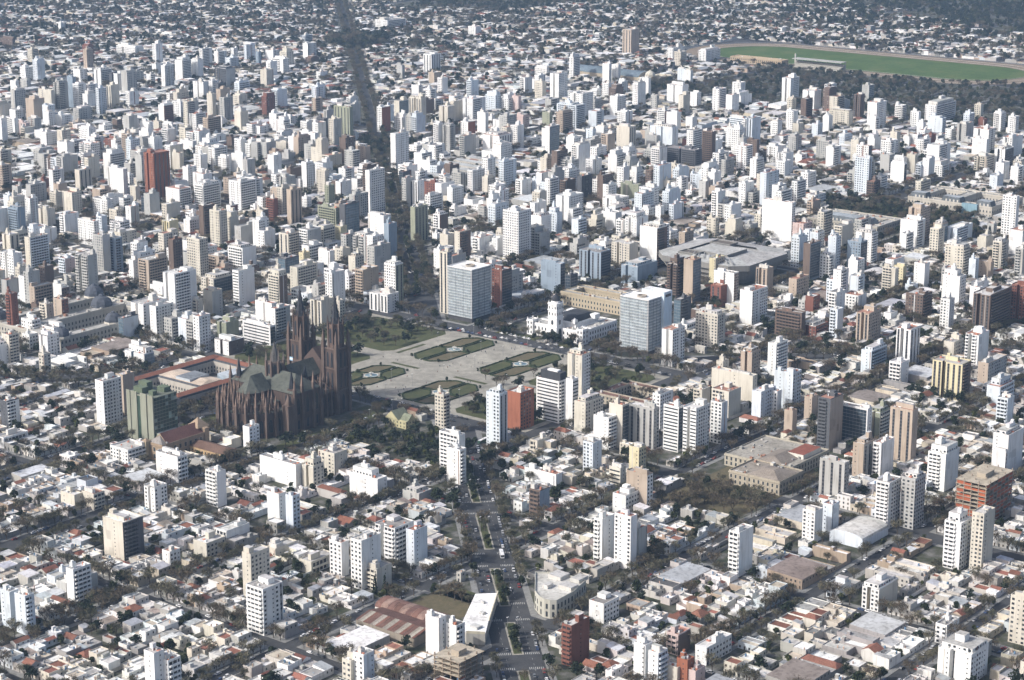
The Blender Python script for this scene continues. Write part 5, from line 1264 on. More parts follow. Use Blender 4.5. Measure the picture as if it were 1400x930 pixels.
m = MB(); m.box(0, 2, 0, 2, 0, 24, (0.5, 0.48, 0.44)); m.build('finish_tower', loc=(1914, 794, 0), label='slim tower standing at the end of the racecourse grandstand', category='tower')
t = palace_courts('racecourse_stand', 1900, 815, 24, 110, 10, (0.40, 0.32, 0.22), 'tan racecourse stand with rows of openings left of the white grandstand', 'grandstand', cross=False, wd=8, lv=(1.5, 5.5))
# ------------------------------------------------------------------ university blocks with long grey roofs
t = empty('university_block', (655, 545, 0), 'wide low complex of parallel long grey roofs round courts near the avenue', 'university')
for k in range(6):
    m = MB(); m.box(k*26, k*26+14, 0, 84, 0, 10, (0.44, 0.42, 0.38), 'wall', (0.40, 0.40, 0.39), 'roof'); o = m.build('wing', t); m = MB(); rows(m, k*26, k*26+14, 0, 84, (1.4, 5.6), pitch=4, sides='lr'); m.build('window', o, kind='stuff')
    m = MB(); m.gable(k*26+1, k*26+13, 1, 83, 10.1, 12, jit((0.38, 0.39, 0.39), .12), (0.4, 0.4, 0.38), 1, 'roof'); m.build('roof', o)
    m = MB(); m.box(k*26+14, k*26+26, 36, 48, 0, 8, (0.44, 0.42, 0.38), 'wall', (0.5, 0.5, 0.48), 'roof'); m.build('link', t)
# ------------------------------------------------------------------ brick frame under construction
def frame_tower(x, y, dx, dy, h, lab, infill, group=None, cc=(0.30, 0.25, 0.20)):
    t = empty('unfinished_tower', (x, y, 0), lab, 'building site', group); fl = 2.9; n = int(h/fl); nx, ny = max(2, round(dx/6)), max(2, round(dy/6))
    m = MB(); 
    for i in range(nx+1):
        for j in range(ny+1): a, b = i*(dx-.6)/nx, j*(dy-.6)/ny; m.box(a, a+.6, b, b+.6, 0, n*fl+(1.6 if (i+j) % 2 else 0), cc)
    m.build('columns', t, kind='stuff')
    for k in range(1, n+1): m = MB(); m.box(-.5, dx+.5, -.5, dy+.5, k*fl-.35, k*fl, cc, 'wall', (0.42, 0.37, 0.29), 'roof'); m.build('floor_slab', t)
    for k in range(n):
        m = MB()
        for i in range(nx):
            if rnd.random() < infill: a = i*(dx-.6)/nx+.65; m.box(a, a+(dx-.6)/nx-.7, .1, .4, k*fl+.01, k*fl+fl*rnd.choice([.87, .87, .5]), (0.40, 0.12, 0.06), 'tile')
        for j in range(ny):
            if rnd.random() < infill: b = j*(dy-.6)/ny+.65; m.box(.1, .4, b, b+(dy-.6)/ny-.7, k*fl+.01, k*fl+fl*rnd.choice([.87, .87, .5]), (0.40, 0.12, 0.06), 'tile')
        if m.v: m.build('brick_infill', t)
    m = MB(); m.box(dx*.3, dx*.62, dy*.3, dy*.6, n*fl, n*fl+3.4, (0.38, 0.33, 0.26)); m.build('lift_core', t)
frame_tower(-72, -566, 42, 23, 34, 'unfinished tower with bare concrete floors and orange brick infill at the right', .62)
frame_tower(-508, -452, 22, 19, 18, 'unfinished brown concrete frame at the bottom edge beside the avenue', .06, cc=(0.24, 0.19, 0.145))
# ------------------------------------------------------------------ corner house, white-roofed shop by the avenue
t = empty('corner_house', (-400, -420, 0), 'old pale stone corner house with curved front and balustraded roof by the avenue', 'corner house'); CH = (0.46, 0.45, 0.39)
pl = [(11, -13), (34, -12), (58, -6), (58, 20), (47, 34), (16, 11), (10, 3), (7, -4), (8, -9)]
m = MB(); pl = [(12+(a-12)*.82, b*.86) for a, b in pl]; m.prism(pl, 0, 11.5, CH, 'wall', (0.52, 0.51, 0.47), 'roof'); b = m.build('body', t)
m = MB(); q = inset(pl, .4)
for i in range(len(pl)): j = (i+1) % len(pl); m.prism([pl[i], pl[j], q[j], q[i]], 11.5, 12.7, CH)
m.build('balustrade', b)
m = MB()
for i in range(len(pl)):
    a, c = np.array(pl[i]), np.array(pl[(i+1) % len(pl)]); L = np.linalg.norm(c-a); u = (c-a)/L; n_ = np.array([u[1], -u[0]]); k = max(1, int(L/3.6))
    for j in range(k):
        for z in (1.2, 6.3): p_ = a+u*L*(j+.5)/k+n_*.08; m.quads([[(*(p_-u*.75), z), (*(p_+u*.75), z), (*(p_+u*.75), z+3.4), (*(p_-u*.75), z+3.4)]], (0.045, 0.05, 0.055), 'glass')
m.build('window', b, kind='stuff')
for a in ((30, 38, -8, 2), (40, 50, 8, 18), (44, 54, -4, 3), (24, 30, 6, 10)): m = MB(); m.box(*a, 11.5, 14, jit((0.55, 0.54, 0.5), .1), 'wall', (0.45, 0.44, 0.42), 'roof'); m.build('roof_room', t)
t = empty('supermarket', (-446, -424, 0), 'flat bright white roofed shop with tan parapet beside the avenue', 'shop')
m = MB(); m.prism([(-2, 2), (16, 14), (54, 38), (44, 48), (2, 24), (-8, 12)], 0, 7, (0.45, 0.43, 0.38), 'wall', (0.84, 0.84, 0.83), 'roof'); m.build('body', t)
m = MB(); m.prism([(-2, 2), (-8, 12), (-7.4, 12), (-1.6, 2.5)], 7, 8.6, (0.58, 0.53, 0.40)); m.prism([(16, 14), (54, 38), (54, 37.3), (16.3, 13.4)], 7, 8.6, (0.58, 0.53, 0.40)); m.build('parapet', t)
for a in ((0, 5, 10, 16), (20, 23, 22, 25), (34, 36, 33, 35)): m = MB(); m.box(*a, 7.05, 8.6, (0.5, 0.5, 0.48)); m.build('roof_vent', t)
t = empty('parish_house', (-156, -98, 0), 'small yellow-green house with steep gabled roof beside the cathedral garden', 'house')
m = MB(); m.box(0, 14, 0, 22, 0, 6.5, (0.46, 0.43, 0.26)); m.build('walls', t)
m = MB(); m.gable(-.5, 14.5, 8, 22.5, 6.5, 13, (0.23, 0.25, 0.18), (0.46, 0.43, 0.26), 0, 'tile'); m.gable(2, 12, -.5, 8, 6.5, 11, (0.22, 0.24, 0.17), (0.46, 0.43, 0.26), 1, 'tile'); m.build('roof', t)
m = MB(); rows(m, 0, 14, 0, 22, (1, 4), pitch=3.4, ww=1, hh=1.5, sides='lr'); m.build('window', t, kind='stuff')
# ------------------------------------------------------------------ apartment towers where they stand
def near_tow(x, y): return min(TOW, key=lambda t: (t[0]-x)**2+(t[1]-y)**2)
for k, (x, y) in {'the yellow block': (188.8, -415.1), 'the orange brick tower': (-100.6, -172.2), 'the black-capped office': (-65.6, -184.4), 'the tall orange-red tower': (338.8, 756.4), 'the brown-striped tower': (22.1, -457.5), 'the tall cream tower': (-486, -259.4)}.items():
    t = near_tow(x, y); REFS[k] = (t[0], t[1])
NAMED = {'the cream-and-dark tower': (-494.5, -146.4), 'the white left-foreground tower': (-564.1, -179.3), 'the twin bluish towers': (-612.6, -177.6), 'the black-stripped white tower': (-621.2, -319.3), 'the white balcony tower': (-522.6, -307.6), 'the white twin towers': (-430.3, -304.0), 'the wide balcony block': (-388.0, -294.8), 'the recessed white tower': (-481.2, -413.7), 'the even-windowed white tower': (-293.9, -419.8), 'the lone dark-balconied tower': (-258.5, -482.0), 'the white tower beside arched hall': (-173.0, -488.5), 'the red-topped white tower': (-157.1, -589.9), 'the slim grey tower': (-150.9, -602.8), 'the broad white block': (-317.7, -678.9), 'the white bottom twin': (-432.7, -529.9), 'the brown blue-sided block': (-249.6, -308.6), 'the stepped avenue tower': (-232.0, -219.8), 'the white nine-window tower': (-419.8, -93.8), 'the side-balconied white tower': (-380.0, -115.8), 'the pale stepped tower': (-377.7, -176.2), 'the long white slab': (-313.1, -128.9), 'the cream roof-housed block': (-278.5, -135.3), 'the stepped white block': (-360.8, -53.0), 'the low white corner block': (-377.0, -459.1), 'the pale yellow tower': (-140.3, -317.3), 'the pale blue tower': (-153.3, -284.2), 'the white ribbed block': (-67.6, -303.2), 'the grey park tower': (-86.8, -461.7), 'the white balcony pair': (-117.4, -514.6), 'the orange brick slab': (-421.5, -551.8), 'the bottom white tower': (-537.0, -404.2), 'the pale tower facing square': (-147.7, -189.0), 'the red-sided tan tower': (-146.6, -130.4), 'the white tower beside olive': (-305.7, 94.5), 'the white banded tower': (-20.9, -508.5), 'the dark green glass tower': (8.2, -393.8), 'the big beige tower': (135.5, -212.1), 'the low bottom white block': (-389.9, -544.1)}
for k, (x, y) in NAMED.items(): REFS[k] = (x, y)
OWN = {(-100.6, -172.2): 'orange brick apartment tower with dark recesses facing the near corner of the square', (-65.6, -184.4): 'white office block with thin dark slits and a black plant storey on top',
       (188.8, -415.1): 'yellow apartment block with dark brown banded end at the right', (338.8, 756.4): 'tall orange-red apartment tower with windows in rows on the left',
       (22.1, -457.5): 'tan apartment tower with brown vertical window stripes at the right', (-486.0, -259.4): 'tall narrow cream tower with small windows in the left foreground',
       (-441.2, -482.4): 'red brick tower with curved balconies beside the wide avenue at bottom', (373.5, 208.6): 'tallest plain white tower with even window grid behind the left glass slab',
       (149.3, 118.5): 'slim tan tower with few small openings left of the left glass slab'}
def share(t): d = px(t[0], t[1])[2]; return (t[2]+t[3])*t[4]/d/d
FEAT = {'b': 'blank walls', 'w': 'rows of windows', 'h': 'banded balconies', 'v': 'window strips', 'g': 'dark glass', 's': 'dark bands'}
order = sorted(range(len(TOW)), key=lambda i: -share(TOW[i])); KEEP = set(order[:320])
farT, farW, farB = MB(), MB(), MB()
TOWBOX = {'h': 0}
for i, (x, y, dx, dy, h, cols, st) in enumerate(TOW):
    if i in KEEP:
        kind = 'office_block' if 'g' in st or 's' in st else 'apartment_tower'
        body, win, bal, rf, ft = MB(), MB(), MB(), MB(), MB(); tower_mesh(dx, dy, h, cols, st, body, win, bal, rf, fit=ft)
        o = body.build(kind, loc=(x, y, 0), category='office block' if kind[0] == 'o' else 'apartment tower', group='office blocks of the city' if kind[0] == 'o' else 'apartment towers of the city')
        if win.v: win.build('windows', o, kind='stuff')
        if bal.v: bal.build('balconies', o, kind='stuff')
        rf.build('roof_house', o)
        if ft.v: ft.build('roof_fittings', o, kind='stuff')
        if cols == 'W' and st == 'sh':
            m = MB(); m.box(2, dx-.2, .2, dy-3, h+.1, h+7, (0.055, 0.058, 0.065), 'wall', (0.08, 0.08, 0.085), 'roof'); m.build('plant_storey', o)
            m = MB(); m.box(3.2, 7.5, 4, dy-9, h+7, h+8.2, (0.75, 0.75, 0.74)); m.build('roof_vent', o)
        own = [v for k, v in OWN.items() if abs(k[0]-x) < .3 and abs(k[1]-y) < .3]
        if own: o['label'] = own[0]
        else:
            n = max(3, int(h/2.75)); f = FEAT[st[0]] if st[0] != 'b' else FEAT[st[1]]
            col = CN[cols[0]]+('-and-'+CN[cols[-1]].split()[0] if len(cols) > 1 else '')
            pending.append((o, '%s %s-storey %s with %s' % (col, NUM[min(n, 26)], 'tower' if n > 8 else 'block', f), x, y))
    else: tower_mesh(dx, dy, h, cols, st, farT, farW, farB, farT, x, y, detail=False)
# ------------------------------------------------------------------ the low fabric: every lot of every block
def density(x, y):
    """share of lots carrying a mid-rise slab: thick between the square, the station and the long avenue"""
    a = 0.13*math.exp(-((x-420)/430)**2-((y-330)/520)**2)+0.16*math.exp(-((x-330)/260)**2-((y+330)/330)**2)+0.10*math.exp(-((x-60)/190)**2-((y+330)/170)**2)+0.05*math.exp(-((x-1000)/420)**2-((y-350)/420)**2)
    a += .42*math.exp(-((x-560)/600)**2-((y-520)/680)**2)+.22*math.exp(-((x-350)/550)**2-((y-1100)/550)**2)
    return min(.5, a+0.02)
TREES = {'bare': [], 'green': [], 'street': []}
LOTS = []
def blocked(x0, x1, y0, y1):
    return bool(np.any((Z[:, 0] < x1) & (Z[:, 1] > x0) & (Z[:, 2] < y1) & (Z[:, 3] > y0)))
def offlimits(x, y):
    if abs(x-y) < 1.414*av((x+y)*.707) or abs(x+y) < 1.414*DIAG2: return True
    if any((x-a)**2+(y-b)**2 < c*c for a, b, c in CIRC): return True
    return False
WOODS = [np.array(p) for p in WOOD]+[np.array(PARK)]
for bx0, bx1, by0, by1 in blocks:
    if bx1-bx0 < 20 or by1-by0 < 20: continue
    cx, cy = (bx0+bx1)/2, (by0+by1)/2; pa, pb, dist = px(cx, cy)
    if any(inpoly(np.array([cx]), np.array([cy]), w_)[0] for w_ in WOODS[:4]): continue
    far = dist > 2700; vfar = dist > 4000
    hood = rnd.uniform(.75, 1.25); dens = density(cx, cy)*hood
    half = (bx1-bx0)/2; y = by0
    while y < by1-4:
        wd = rnd.uniform(7, 11) if not far else rnd.uniform(9, 15)
        if vfar: wd = rnd.uniform(8, 14)
        shed = rnd.random() < .06 and not vfar
        if shed: wd = rnd.uniform(17, 28)
        wd = min(wd, by1-y)
        if by1-y-wd < 5: wd = by1-y
        for side in (0, 1):
            depth = half-(rnd.uniform(0, 4)); segs_ = []; s = 0.0
            base = rnd.random(); mid = rnd.random() < (dens if dist > 1950 else .035) and not vfar; low = dist <= 1950
            wallc = jit(rnd.choice([(0.66, 0.65, 0.62)]*5+[(0.48, 0.46, 0.42)]*4+[(0.34, 0.33, 0.31)]*4+[(0.50, 0.45, 0.36), (0.38, 0.30, 0.23), (0.56, 0.52, 0.44), (0.48, 0.44, 0.42), (0.52, 0.56, 0.58)]), .15)
            first = True
            while s < depth-3:
                ln = (rnd.uniform(4.5, 11.5) if dist < 1800 else rnd.uniform(6, 14)) if not far else rnd.uniform(9, 19)
                if shed and first: ln = rnd.uniform(24, 45); mid = False
                if mid and first: ln = rnd.uniform(13, 26)
                ln = min(ln, depth-s)
                yy0, yy1 = y, y+wd
                if not first and not far and rnd.random() < .3:            # a side court beside the row of rooms
                    c_ = wd*rnd.uniform(.3, .45); yy0, yy1 = (y+c_, y+wd) if rnd.random() < .5 else (y, y+wd-c_)
                x0, x1 = (bx0+s, bx0+s+ln) if side == 0 else (bx1-s-ln, bx1-s)
                mx, my = (x0+x1)/2, (yy0+yy1)/2
                open_ = (rnd.random() < (.03 if first else (.26 + (.18 if s > 22 else 0))+(.19 if vfar else (.06 if far else 0))+ (-.04 if dist < 1900 else 0)))
                bad = any(offlimits(a, b) for a in (x0, x1) for b in (yy0, yy1)) or blocked(x0+.3, x1-.3, yy0+.3, yy1-.3) or in_turf(np.array(mx), np.array(my), 158) or any(inpoly(np.array([mx]), np.array([my]), w_)[0] for w_ in WOODS)
                if bad: pass
                elif open_:
                    if rnd.random() < (.6 if not vfar else .95): TREES['green' if rnd.random() < .62 else 'bare'].append((mx+rnd.uniform(-2, 2), my+rnd.uniform(-2, 2)))
                else:
                    t = rnd.random()
                    if mid and first: h = rnd.choice([3, 3, 4] if low or (240 < mx < 410 and abs(my) < 170) else [4, 5, 6, 7, 8, 9, 10, 11, 12, 14])*2.75
                    elif first: h = rnd.choice([3.6, 4.2, 4.6, 5.0, 6.5, 7.0, 7.4, 9.5 if rnd.random() < .4 else 4.4])
                    else: h = rnd.choice([2.9, 3.2, 3.6, 4.0, 4.0, 5.8, 6.4])
                    rc = rnd.choice([ROOFS[0]]*6+[ROOFS[1]]*5+[ROOFS[2]]*6+[ROOFS[3]]*5+[ROOFS[4]]*2+[ROOFS[5]]*2+[ROOFS[6]]); typ = 'flat'
                    if shed and first: h = rnd.uniform(5, 7); t = .2
                    if h < 9 and t < .13: rc = jit((0.23, 0.105, 0.075), .3); typ = 'gable' if rnd.random() < .5 else 'rust'
                    elif h < 7 and t < .26: typ = 'sheet'; rc = jit(rnd.choice([(0.50, 0.51, 0.52), (0.36, 0.38, 0.40), (0.62, 0.62, 0.61), (0.28, 0.24, 0.21)]), .15)
                    segs_.append((x0, x1, yy0, yy1, h, jit(rc, .12), typ, mid and first))
                s += ln; first = False
            if segs_: LOTS.append((dist if False else px((segs_[0][0]+segs_[0][1])/2, y+wd/2)[2], segs_, wallc, side, px(segs_[0][0], y)[0]))
        y += wd
def house(segs_, wallc, side, body, roof, win, stuff, ox=0.0, oy=0.0, lod=0, roofs=None):
    """lod 0 all fittings, 1 parapets and openings, 2 plain volumes"""
    if len(segs_) > 1:
        ax, bx, py = min(q[0] for q in segs_)-ox+.1, max(q[1] for q in segs_)-ox-.1, min(q[2] for q in segs_)-oy
        body.boxes([[ax, py-.02, .1]]*1, [[bx, py+.16, 2.6]], jit(wallc, .1), 'wall')
        if any(q[2]-oy > py+.5 for q in segs_): q_ = max(q[3] for q in segs_)-oy; body.boxes([[ax, q_-.16, .1]], [[bx, q_+.02, 2.6]], jit(wallc, .1), 'wall'); body.boxes([[ax, py+.17, .1]], [[ax+.16, q_-.17, 2.4]], wallc, 'wall')
    for k, (x0, x1, y0, y1, h, rc, typ, tall) in enumerate(segs_):
        x0 -= ox; x1 -= ox; y0 -= oy; y1 -= oy; wc = jit(wallc, .08)
        if k: x0 += .04; y0 += .04
        if tall:
            tower_mesh(x1-x0, y1-y0, h, rnd.choice('WWWWWWWWGGGCCLLBN'), rnd.choice(['bb', 'bw', 'wb', 'bh', 'hb', 'ww', 'wh']), body, win, stuff, body, x0, y0, detail=False); continue
        body.box(x0, x1, y0, y1, .1, h, wc, 'wall', rc if typ in ('flat', 'rust') else (0.4, 0.4, 0.38), 'roof')
        if roofs is not None and typ in ('gable', 'sheet'): roof = MB(); roofs.append(roof)
        if typ == 'gable': roof.gable(x0-.2, x1+.2, y0-.2, y1+.2, h+.03, h+min(2.6, .28*min(x1-x0, y1-y0)), rc, wc, 0 if x1-x0 > y1-y0 else 1, 'tile', hip=0 if rnd.random() < .5 else min(x1-x0, y1-y0)*.35)
        elif typ == 'sheet': 
            r1, r2 = rnd.uniform(.15, .4), rnd.uniform(.7, 1.5)
            roof.add([(x0, y0, h+r1), (x1, y0, h+r1), (x1, y1, h+r2), (x0, y1, h+r2), (x0, y0, h), (x1, y0, h), (x1, y1, h), (x0, y1, h)], [[0, 1, 2, 3], [4, 5, 1, 0], [6, 7, 3, 2], [5, 6, 2, 1], [7, 4, 0, 3]], [rc]+[wc]*4, ['roof']+['wall']*4)
        elif lod < 2:
            t = .22; p = rnd.uniform(.4, 1.0)
            body.boxes([[x0, y0, h], [x0, y1-t, h], [x0, y0+t, h], [x1-t, y0+t, h]], [[x1, y0+t, h+p], [x1, y1, h+p], [x0+t, y1-t, h+p], [x1, y1-t, h+p]], wc, 'wall')
        if lod < 2:
            if k == 0:
                fx, n = (x0, -.07) if side == 0 else (x1, .07)
                nf = max(1, int(h/3)); nb = max(1, int((y1-y0)/3)); bw = (y1-y0)/nb; q, c = [], []
                for f in range(nf):
                    for b in range(nb):
                        yc = y0+bw*(b+.5); z0 = f*h/nf+(.9 if (f or b % 2) else .15); q.append([(fx+n, yc-.6, z0), (fx+n, yc+.6, z0), (fx+n, yc+.6, f*h/nf+2.4), (fx+n, yc-.6, f*h/nf+2.4)]); c.append(rnd.choice([(0.04, 0.042, 0.045), (0.09, 0.07, 0.05), (0.2, 0.19, 0.17)]))
                win.quads(q, c, 'glass')
            if rnd.random() < .6:
                fy = y0-.07; nb = max(1, int((x1-x0)/3.6)); bw = (x1-x0)/nb
                win.quads([[(x0+bw*(b+.5)-.55, fy, h-2.1), (x0+bw*(b+.5)+.55, fy, h-2.1), (x0+bw*(b+.5)+.55, fy, h-.7), (x0+bw*(b+.5)-.55, fy, h-.7)] for b in range(nb)], (0.05, 0.05, 0.052), 'glass')
        if lod == 0 and typ == 'flat':
            for _ in range(rnd.choice([0, 1, 1, 2, 3])):
                a, b = rnd.uniform(x0+.4, max(x0+.5, x1-2.6)), rnd.uniform(y0+.4, max(y0+.5, y1-2.6)); r = rnd.random()
                if r < .35: stuff.lathe(a+.7, b+.7, [(.6, h), (.6, h+1.5), (.15, h+1.9)], jit(rnd.choice([(0.6, 0.6, 0.58), (0.12, 0.2, 0.3), (0.3, 0.3, 0.3)]), .1), 'wall', 7)
                elif r < .6: z = rnd.uniform(1.8, 2.8); stuff.box(a, a+rnd.uniform(1.8, 3), b, b+rnd.uniform(1.6, 2.6), h, h+z, wc, 'wall', jit((0.5, 0.5, 0.48), .3), 'roof')
                elif r < .8: stuff.box(a, a+.6, b, b+.6, h, h+rnd.uniform(1, 2.2), jit((0.36, 0.26, 0.2), .3))
                else: stuff.box(a, a+rnd.uniform(.8, 1.8), b, b+rnd.uniform(.8, 1.8), h, h+.35, jit((0.3, 0.34, 0.37), .2), 'glass')
LOTS.sort(key=lambda t: t[0]); n_house = 0
restB, restR, restW, restS = MB(), MB(), MB(), MB()
for d, segs_, wallc, side, a in LOTS:
    x, y = segs_[0][0], segs_[0][2]; sx, sy, _ = px((segs_[0][0]+segs_[0][1])/2, (segs_[0][2]+segs_[0][3])/2)
    if n_house < 300 and 5 < sx < 1395 and 20 < sy < 935:
        n_house += 1; body, roof, win, stuff = MB(), MB(), MB(), MB(); roofs = []; house(segs_, wallc, side, body, roof, win, stuff, x, y, 0, roofs)
        tall = segs_[0][7]; o = body.build('apartment_block' if tall else 'house', loc=(x, y, 0), category='apartment block' if tall else 'house', group='small apartment blocks among the houses' if tall else 'low houses in the foreground blocks')
        for q_ in roofs: q_.build('roof', o)
        if win.v: win.build('windows', o, kind='stuff')
        if stuff.v: stuff.build('roof_fittings', o, kind='stuff')
        big = max(segs_, key=lambda q: (q[1]-q[0])*(q[3]-q[2])); rc = big[5]; lum = sum(rc)/3
        rn = 'red tile' if rc[0] > rc[2]*1.7 else ('white' if lum > .62 else ('light grey' if lum > .43 else ('grey' if lum > .25 else 'dark')))
        wn = 'white' if min(wallc) > .58 else ('grey' if max(wallc)-min(wallc) < .06 else ('bluish' if wallc[2] > wallc[0] else 'cream'))
        st_ = max(1, int(round(segs_[0][4]/3.1)))
        pending.append((o, '%s %s-storey %s, %s roof' % (wn, NUM[min(st_, 20)], 'block' if tall else 'house', rn), x, y))
    else:
        lod = 0 if d < 1500 else (1 if d < 2600 else 2)
        house(segs_, wallc, side, restB, restR, restW, restS, 0, 0, lod)
ro = restB.build('city_houses', kind='stuff', label='dense low houses and small blocks filling the streets to the horizon', category='houses')
restR.build('roofs', ro, kind='stuff'); restW.build('windows', ro, kind='stuff'); restS.build('roof_fittings', ro, kind='stuff')
fo_ = farT.build('distant_towers', kind='stuff', label='smaller apartment blocks standing among the houses in the distance', category='apartment blocks')
farW.build('windows', fo_, kind='stuff'); farB.build('balconies', fo_, kind='stuff')
# ------------------------------------------------------------------ trees
def scatter(n, f):
    return np.array([f() for _ in range(n)])
def leaf_quads(cen, size, col, elong=1.0):
    k = len(cen); d = np.array([[rnd.gauss(0, 1) for _ in range(6)] for _ in range(k)]); a = d[:, :3]/np.linalg.norm(d[:, :3], axis=1)[:, None]
    b = np.cross(a, d[:, 3:]); b /= np.linalg.norm(b, axis=1)[:, None]; s = np.array([size*rnd.uniform(.6, 1.4) for _ in range(k)])[:, None]
    return np.stack([cen-a*s*elong-b*s, cen+a*s*elong-b*s*.6, cen+a*s*elong+b*s*.6, cen-a*s*elong+b*s], 1), np.array([jit(col, .35) for _ in range(k)])
def bare_proto(h, col):
    T, C = MB(), MB(); T.tube((0, 0, 0), (0, 0, h*.35), .32, .24, (0.10, 0.085, 0.07), 'bark', 6); tips = []
    for i in range(6):
        a = i*pi/3+rnd.uniform(-.4, .4); r = h*rnd.uniform(.2, .34); e = (r*cos(a), r*sin(a), h*rnd.uniform(.6, .85)); T.tube((0, 0, h*rnd.uniform(.26, .35)), e, .17, .06, (0.11, 0.09, 0.07), 'bark', 4)
        for j in range(3):
            e2 = tuple(np.array(e)+np.array([rnd.uniform(-1, 1)*h*.13, rnd.uniform(-1, 1)*h*.13, rnd.uniform(.02, .16)*h])); T.tube(e, e2, .07, .02, (0.12, 0.095, 0.07), 'bark', 3); tips.append(e2)
    cen = np.array([np.array(rnd.choice(tips))*.85+np.array([rnd.gauss(0, h*.09), rnd.gauss(0, h*.09), rnd.gauss(0, h*.075)+h*.06]) for _ in range(400)])
    q, c = leaf_quads(cen, .115, col, 6); C.quads(q, c, 'leaf'); return T, C
def green_proto(h, col, wide=.36, n=300, size=.55, low=.22):
    T, C = MB(), MB(); T.tube((0, 0, 0), (0, 0, h*.5), .3, .2, (0.09, 0.07, 0.05), 'bark', 6)
    lobes = [(rnd.uniform(-1, 1)*h*wide*.6, rnd.uniform(-1, 1)*h*wide*.6, h*rnd.uniform(low+.18, .82), h*rnd.uniform(.14, .22)) for _ in range(8)]
    for a, b, z, r in lobes[:5]: T.tube((0, 0, h*.35), (a*.8, b*.8, z), .13, .05, (0.09, 0.07, 0.05), 'bark', 4)
    cen = []
    while len(cen) < n:
        a, b, z, r = rnd.choice(lobes); d = np.array([rnd.gauss(0, 1) for _ in range(3)]); d /= np.linalg.norm(d); cen.append(np.array([a, b, z])+d*r*rnd.uniform(.55, 1.08)*np.array([1, 1, .8]))
    q, c = leaf_quads(np.array(cen), size, col); C.quads(q, c, 'leaf'); return T, C
def cone_proto(h, col, r):
    T, C = MB(), MB(); T.tube((0, 0, 0), (0, 0, h*.9), .25, .05, (0.08, 0.06, 0.05), 'bark', 5); cen = []
    for _ in range(260):
        z = h*(.08+.92*rnd.random()**1.25); rr = r*(1-z/h)**.7*rnd.uniform(.6, 1.05)+.1; a = rnd.uniform(0, 2*pi); cen.append((rr*cos(a), rr*sin(a), z))
    q, c = leaf_quads(np.array(cen), .5, col); C.quads(q, c, 'leaf'); return T, C
def palm_proto(h):
    T, C = MB(), MB(); T.tube((0, 0, 0), (0.2, 0, h), .3, .2, (0.12, 0.10, 0.075), 'bark', 6)
    for i in range(22):
        a = i*2.4; e = rnd.uniform(-.5, .9); L = 2.6; p0 = np.array([.2, 0, h]); d = np.array([cos(a), sin(a), e]); sd = np.array([-sin(a), cos(a), 0])*.35
        p1, p2 = p0+d*L*.55+[0, 0, .4], p0+d*L-np.array([0, 0, .8]); C.quads([[p0-sd*.3, p0+sd*.3, p1+sd, p1-sd], [p1-sd, p1+sd, p2+sd*.2, p2-sd*.2]], jit((0.05, 0.065, 0.03), .2), 'leaf')
    return T, C
PROTO = {'bare_tree': [bare_proto(9.5, (0.095, 0.088, 0.06)), bare_proto(11, (0.112, 0.092, 0.064)), bare_proto(8, (0.085, 0.084, 0.054)), bare_proto(10, (0.13, 0.12, 0.08))],
         'evergreen_tree': [green_proto(10, (0.032, 0.044, 0.022)), green_proto(8, (0.045, 0.055, 0.026), .42), green_proto(12, (0.026, 0.037, 0.022), .34), green_proto(7, (0.075, 0.085, 0.03), .42)],
         'cypress': [cone_proto(14, (0.022, 0.032, 0.02), 2.0), cone_proto(17, (0.02, 0.03, 0.022), 3.4)], 'palm_tree': [palm_proto(8)], 'shrub': [green_proto(3.0, (0.03, 0.042, 0.02), .42, 130, .38, .0)]}
PM = {k: [(T.mesh('trunk'), C.mesh('crown')) for T, C in v] for k, v in PROTO.items()}
# where they stand: kerbs of the streets
def clear(x, y, r=1.0): return not bool(np.any((ZT[:, 0] < x+r) & (ZT[:, 1] > x-r) & (ZT[:, 2] < y+r) & (ZT[:, 3] > y-r)))
kerb = []
for bx0, bx1, by0, by1 in blocks:
    pd = px((bx0+bx1)/2, (by0+by1)/2)[2]
    for (ax, ay), (ex, ey) in (((bx0-3, by0-3), (bx1+3, by0-3)), ((bx1+3, by0-3), (bx1+3, by1+3)), ((bx1+3, by1+3), (bx0-3, by1+3)), ((bx0-3, by1+3), (bx0-3, by0-3))):
        L = math.hypot(ex-ax, ey-ay); pr = rnd.choice([.25, .5, .75, .9, .95])
        if abs(ay) in (59, 65, 80) or abs(abs((ay+ey)/2)-62) < 22 and ay == ey: pr = .95
        for s in np.arange(4, L-3, 6.0 if pd < 2500 else 8.0):
            if rnd.random() < pr*(1 if pd < 2800 else .5): x, y = ax+(ex-ax)*s/L, ay+(ey-ay)*s/L; kerb.append((x, y))
for t in np.arange(-900, 3300, 7.0):
    for s in ((-15.5, 15.5) if t < 0 else ((-12.5, 12.5, -12, 12) if t < 620 else (-9, 9))):
        if -250 < t < 250 or (t < 0 and rnd.random() < .45) or (t > 0 and rnd.random() < .3): continue
        kerb.append(tuple(np.array(dg(t, s))+[rnd.uniform(-1, 1), rnd.uniform(-1, 1)]))
for t in np.arange(-1500, 1500, 8.0):
    if abs(t) < 250: continue
    for s in (-10, 10): kerb.append((t*D2-s*D2, -t*D2-s*D2))
kerb = [(x, y) for x, y in kerb if clear(x, y) and not in_turf(np.array(x), np.array(y), 165) and not (abs(x-y) < 1.414*14.5 and (x+y) < 0) and not (-102 < x < 105 and abs(y) < 178)]
TREES['street'] = [q for q in kerb if abs(q[0]-q[1]) > 1.414*1 or q[0] > 200]
